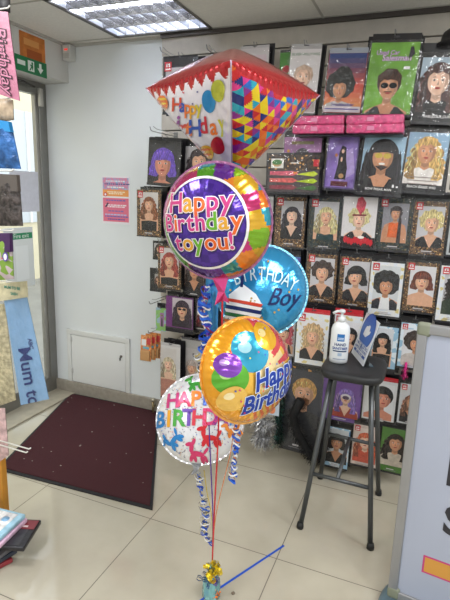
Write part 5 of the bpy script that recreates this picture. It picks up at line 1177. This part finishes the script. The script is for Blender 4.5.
# shelf edge strip, hook, rack
q0 = at(-10, 171, Y=1.2); q1 = at(19, 171, Y=1.2)
MB_ = MB()
rk = thing('display_rack', 'white wire display rack at the left with hooks carrying the packets', 'display rack', (-1.62, 1.2, 0))
MR = mat('#c9c7c2', .35, .3)
for y in (-.55, .12): MB().box((-.02, y-.015, 0), (.0, y+.015, 1.95), MR, .003).build('upright', rk)
for z_ in (.3, .75, 1.2, 1.55, 1.9): MB().box((-.015, -.55, z_-.01), (-.003, .12, z_+.01), MR, .002).build('crossbar', rk)
def prong(zp, xend, y):
    MB().tube([(-.005, y, zp), (xend, y, zp), (xend+.008, y, zp+.006)], .0025, mat('#e4e2de', .3, .3), 8).build('prong', rk)
qh = at(29, 449, Y=1.25); prong(qh.z, qh.x+1.62, .05); prong(qh.z-.018, qh.x+1.62-.015, .05)
for (px, py, Y) in ((12, 171, 1.22), (12, 231, 1.22), (10, 98, 1.24), (8, 8, 1.2), (20, 283, 1.3)):
    q = at(px, py, Y=Y); prong(q.z, q.x+1.62, Y-1.2)
# orange post of a small table
q = at(0, 470, Y=1.42)
MB().box((q.x-.022, 1.42, 0), (q.x+.012, 1.46, .50), mat('#c98a2c', .5, 0, .15, 12), .004)
sh = thing('wooden_side_rail', 'orange wooden post at the left edge beside the doormat', 'post', (q.x-.01, 1.44, 0))
MB().box((-.02, -.015, 0), (.012, .015, .48), mat('#c98a2c', .5, 0, .15, 12), .004).build('upright', sh)
MB().box((-.06, -.03, 0), (.012, .03, .02), mat('#b97a24', .5, 0, .15, 12), .004).build('foot', sh)
# pile of packets on the floor
cols = [('#8e2c34', 'dark red packet at the bottom of the floor pile'), ('#2c3444', 'dark blue packet second from the bottom of the floor pile'), ('#6c6c74', 'grey packet in the middle of the floor pile'), ('#343238', 'black packet with clear window high in the floor pile'), ('#d8b4cc', 'pink and white packet second from the top of the floor pile')]
base = at(-15, 557, Z=.02)
z_ = .001
def lay(k, c_, lb, dx, dy, rz, card, h_=.02, sc=1.):
    global z_
    t_ = thing('bagged_packet', lb, 'packet', (base.x+dx, base.y+dy, z_), (0, 0, rz))
    MB().box((-.115*sc, -.085*sc, 0), (.115*sc, .085*sc, h_), mat(c_, .35, 0, .3, 20, .3, 40), .006).build('pouch', t_)
    MB().box((-.10*sc, -.075*sc, h_), (.09*sc, .07*sc, h_+.001), mat(card, .35, 0, .4, 30)).build('insert_card', t_)
    z_ += h_+.0018; return t_
for k, ((c_, lb), card) in enumerate(zip(cols, ['#b8b4b8', '#4c78a8', '#c8c4c8', '#5a2c34', '#e0e4ea'])):
    if k == 4:
        u_ = lay(9, '#1e1c22', 'dark packet with red header sticking out to the right of the floor pile', .048, .065, .35, '#2c2a30')
        MB().box((-.02, .02, .0212), (.11, .074, .0224), mat('#7c2430', .4)).build('header_card', u_)
        MB().box((.0, .03, .0225), (.08, .04, .0229), mat('#d8c8c8', .4)).build('header_mark', u_)
    lay(k, c_, lb, -.03+.004*k, .012*k, -.35+.12*k, card)
t_ = lay(5, '#9cc4d8', 'light blue packet with pink balloon print topmost of the floor pile', -.02, .045, .1, '#e4e0e6')
P3 = MB()
for (x, y, r_, c2) in ((-.03, .0, .035, '#e08ab4'), (.04, -.02, .028, '#e8c07c'), (.0, -.055, .02, '#a88ad0'), (.06, .03, .016, '#8ab8e0')): P3.lathe([(r_, .0212), (r_, .0215+.0004*r_/.03)], mat(c2, .3, 0, .2, 40), 24, Matrix.Translation((x, y, 0)))
P3.build('printed_picture', t_)

# ================================================================== LIGHT
w = bpy.data.worlds.new('daylight'); S.world = w; w.use_nodes = True
bg = w.node_tree.nodes['Background']; bg.inputs[0].default_value = (.82, .91, 1, 1); bg.inputs[1].default_value = 2.6
def area(name, loc, sx, sy, e, col=(.97, .985, 1)):
    l = bpy.data.lights.new(name, 'AREA'); l.shape = 'RECTANGLE'; l.size = sx; l.size_y = sy; l.energy = e; l.color = col
    o = bpy.data.objects.new(name, l); COL.objects.link(o); o.location = loc; return o
EL = 22
for (x, y) in ((.3, 1.05), (-1.52, .55), (1.5, 1.7), (.3, -.6), (-1.5, -1.2), (1.6, -.8)):
    area('ceiling_lamp', (x, y, ZC-.012), .56, .56, EL)
area('troffer_lamp', ((LX0+LX1)/2, (LY0+LY1)/2, ZC-.008), .5, .5, 0.001)
S.view_settings.view_transform = 'Standard'; S.view_settings.look = 'None'; S.view_settings.gamma = 1; S.view_settings.use_curve_mapping = False
S.view_settings.exposure = -0.08
S.cycles.max_bounces = 8; S.cycles.transparent_max_bounces = 24; S.cycles.use_denoising = True
S.cycles.sample_clamp_indirect = 6; S.cycles.caustics_reflective = False; S.cycles.caustics_refractive = False
# light for the louvre: remove dummy lamp
o = bpy.data.objects.get('troffer_lamp'); bpy.data.objects.remove(o)
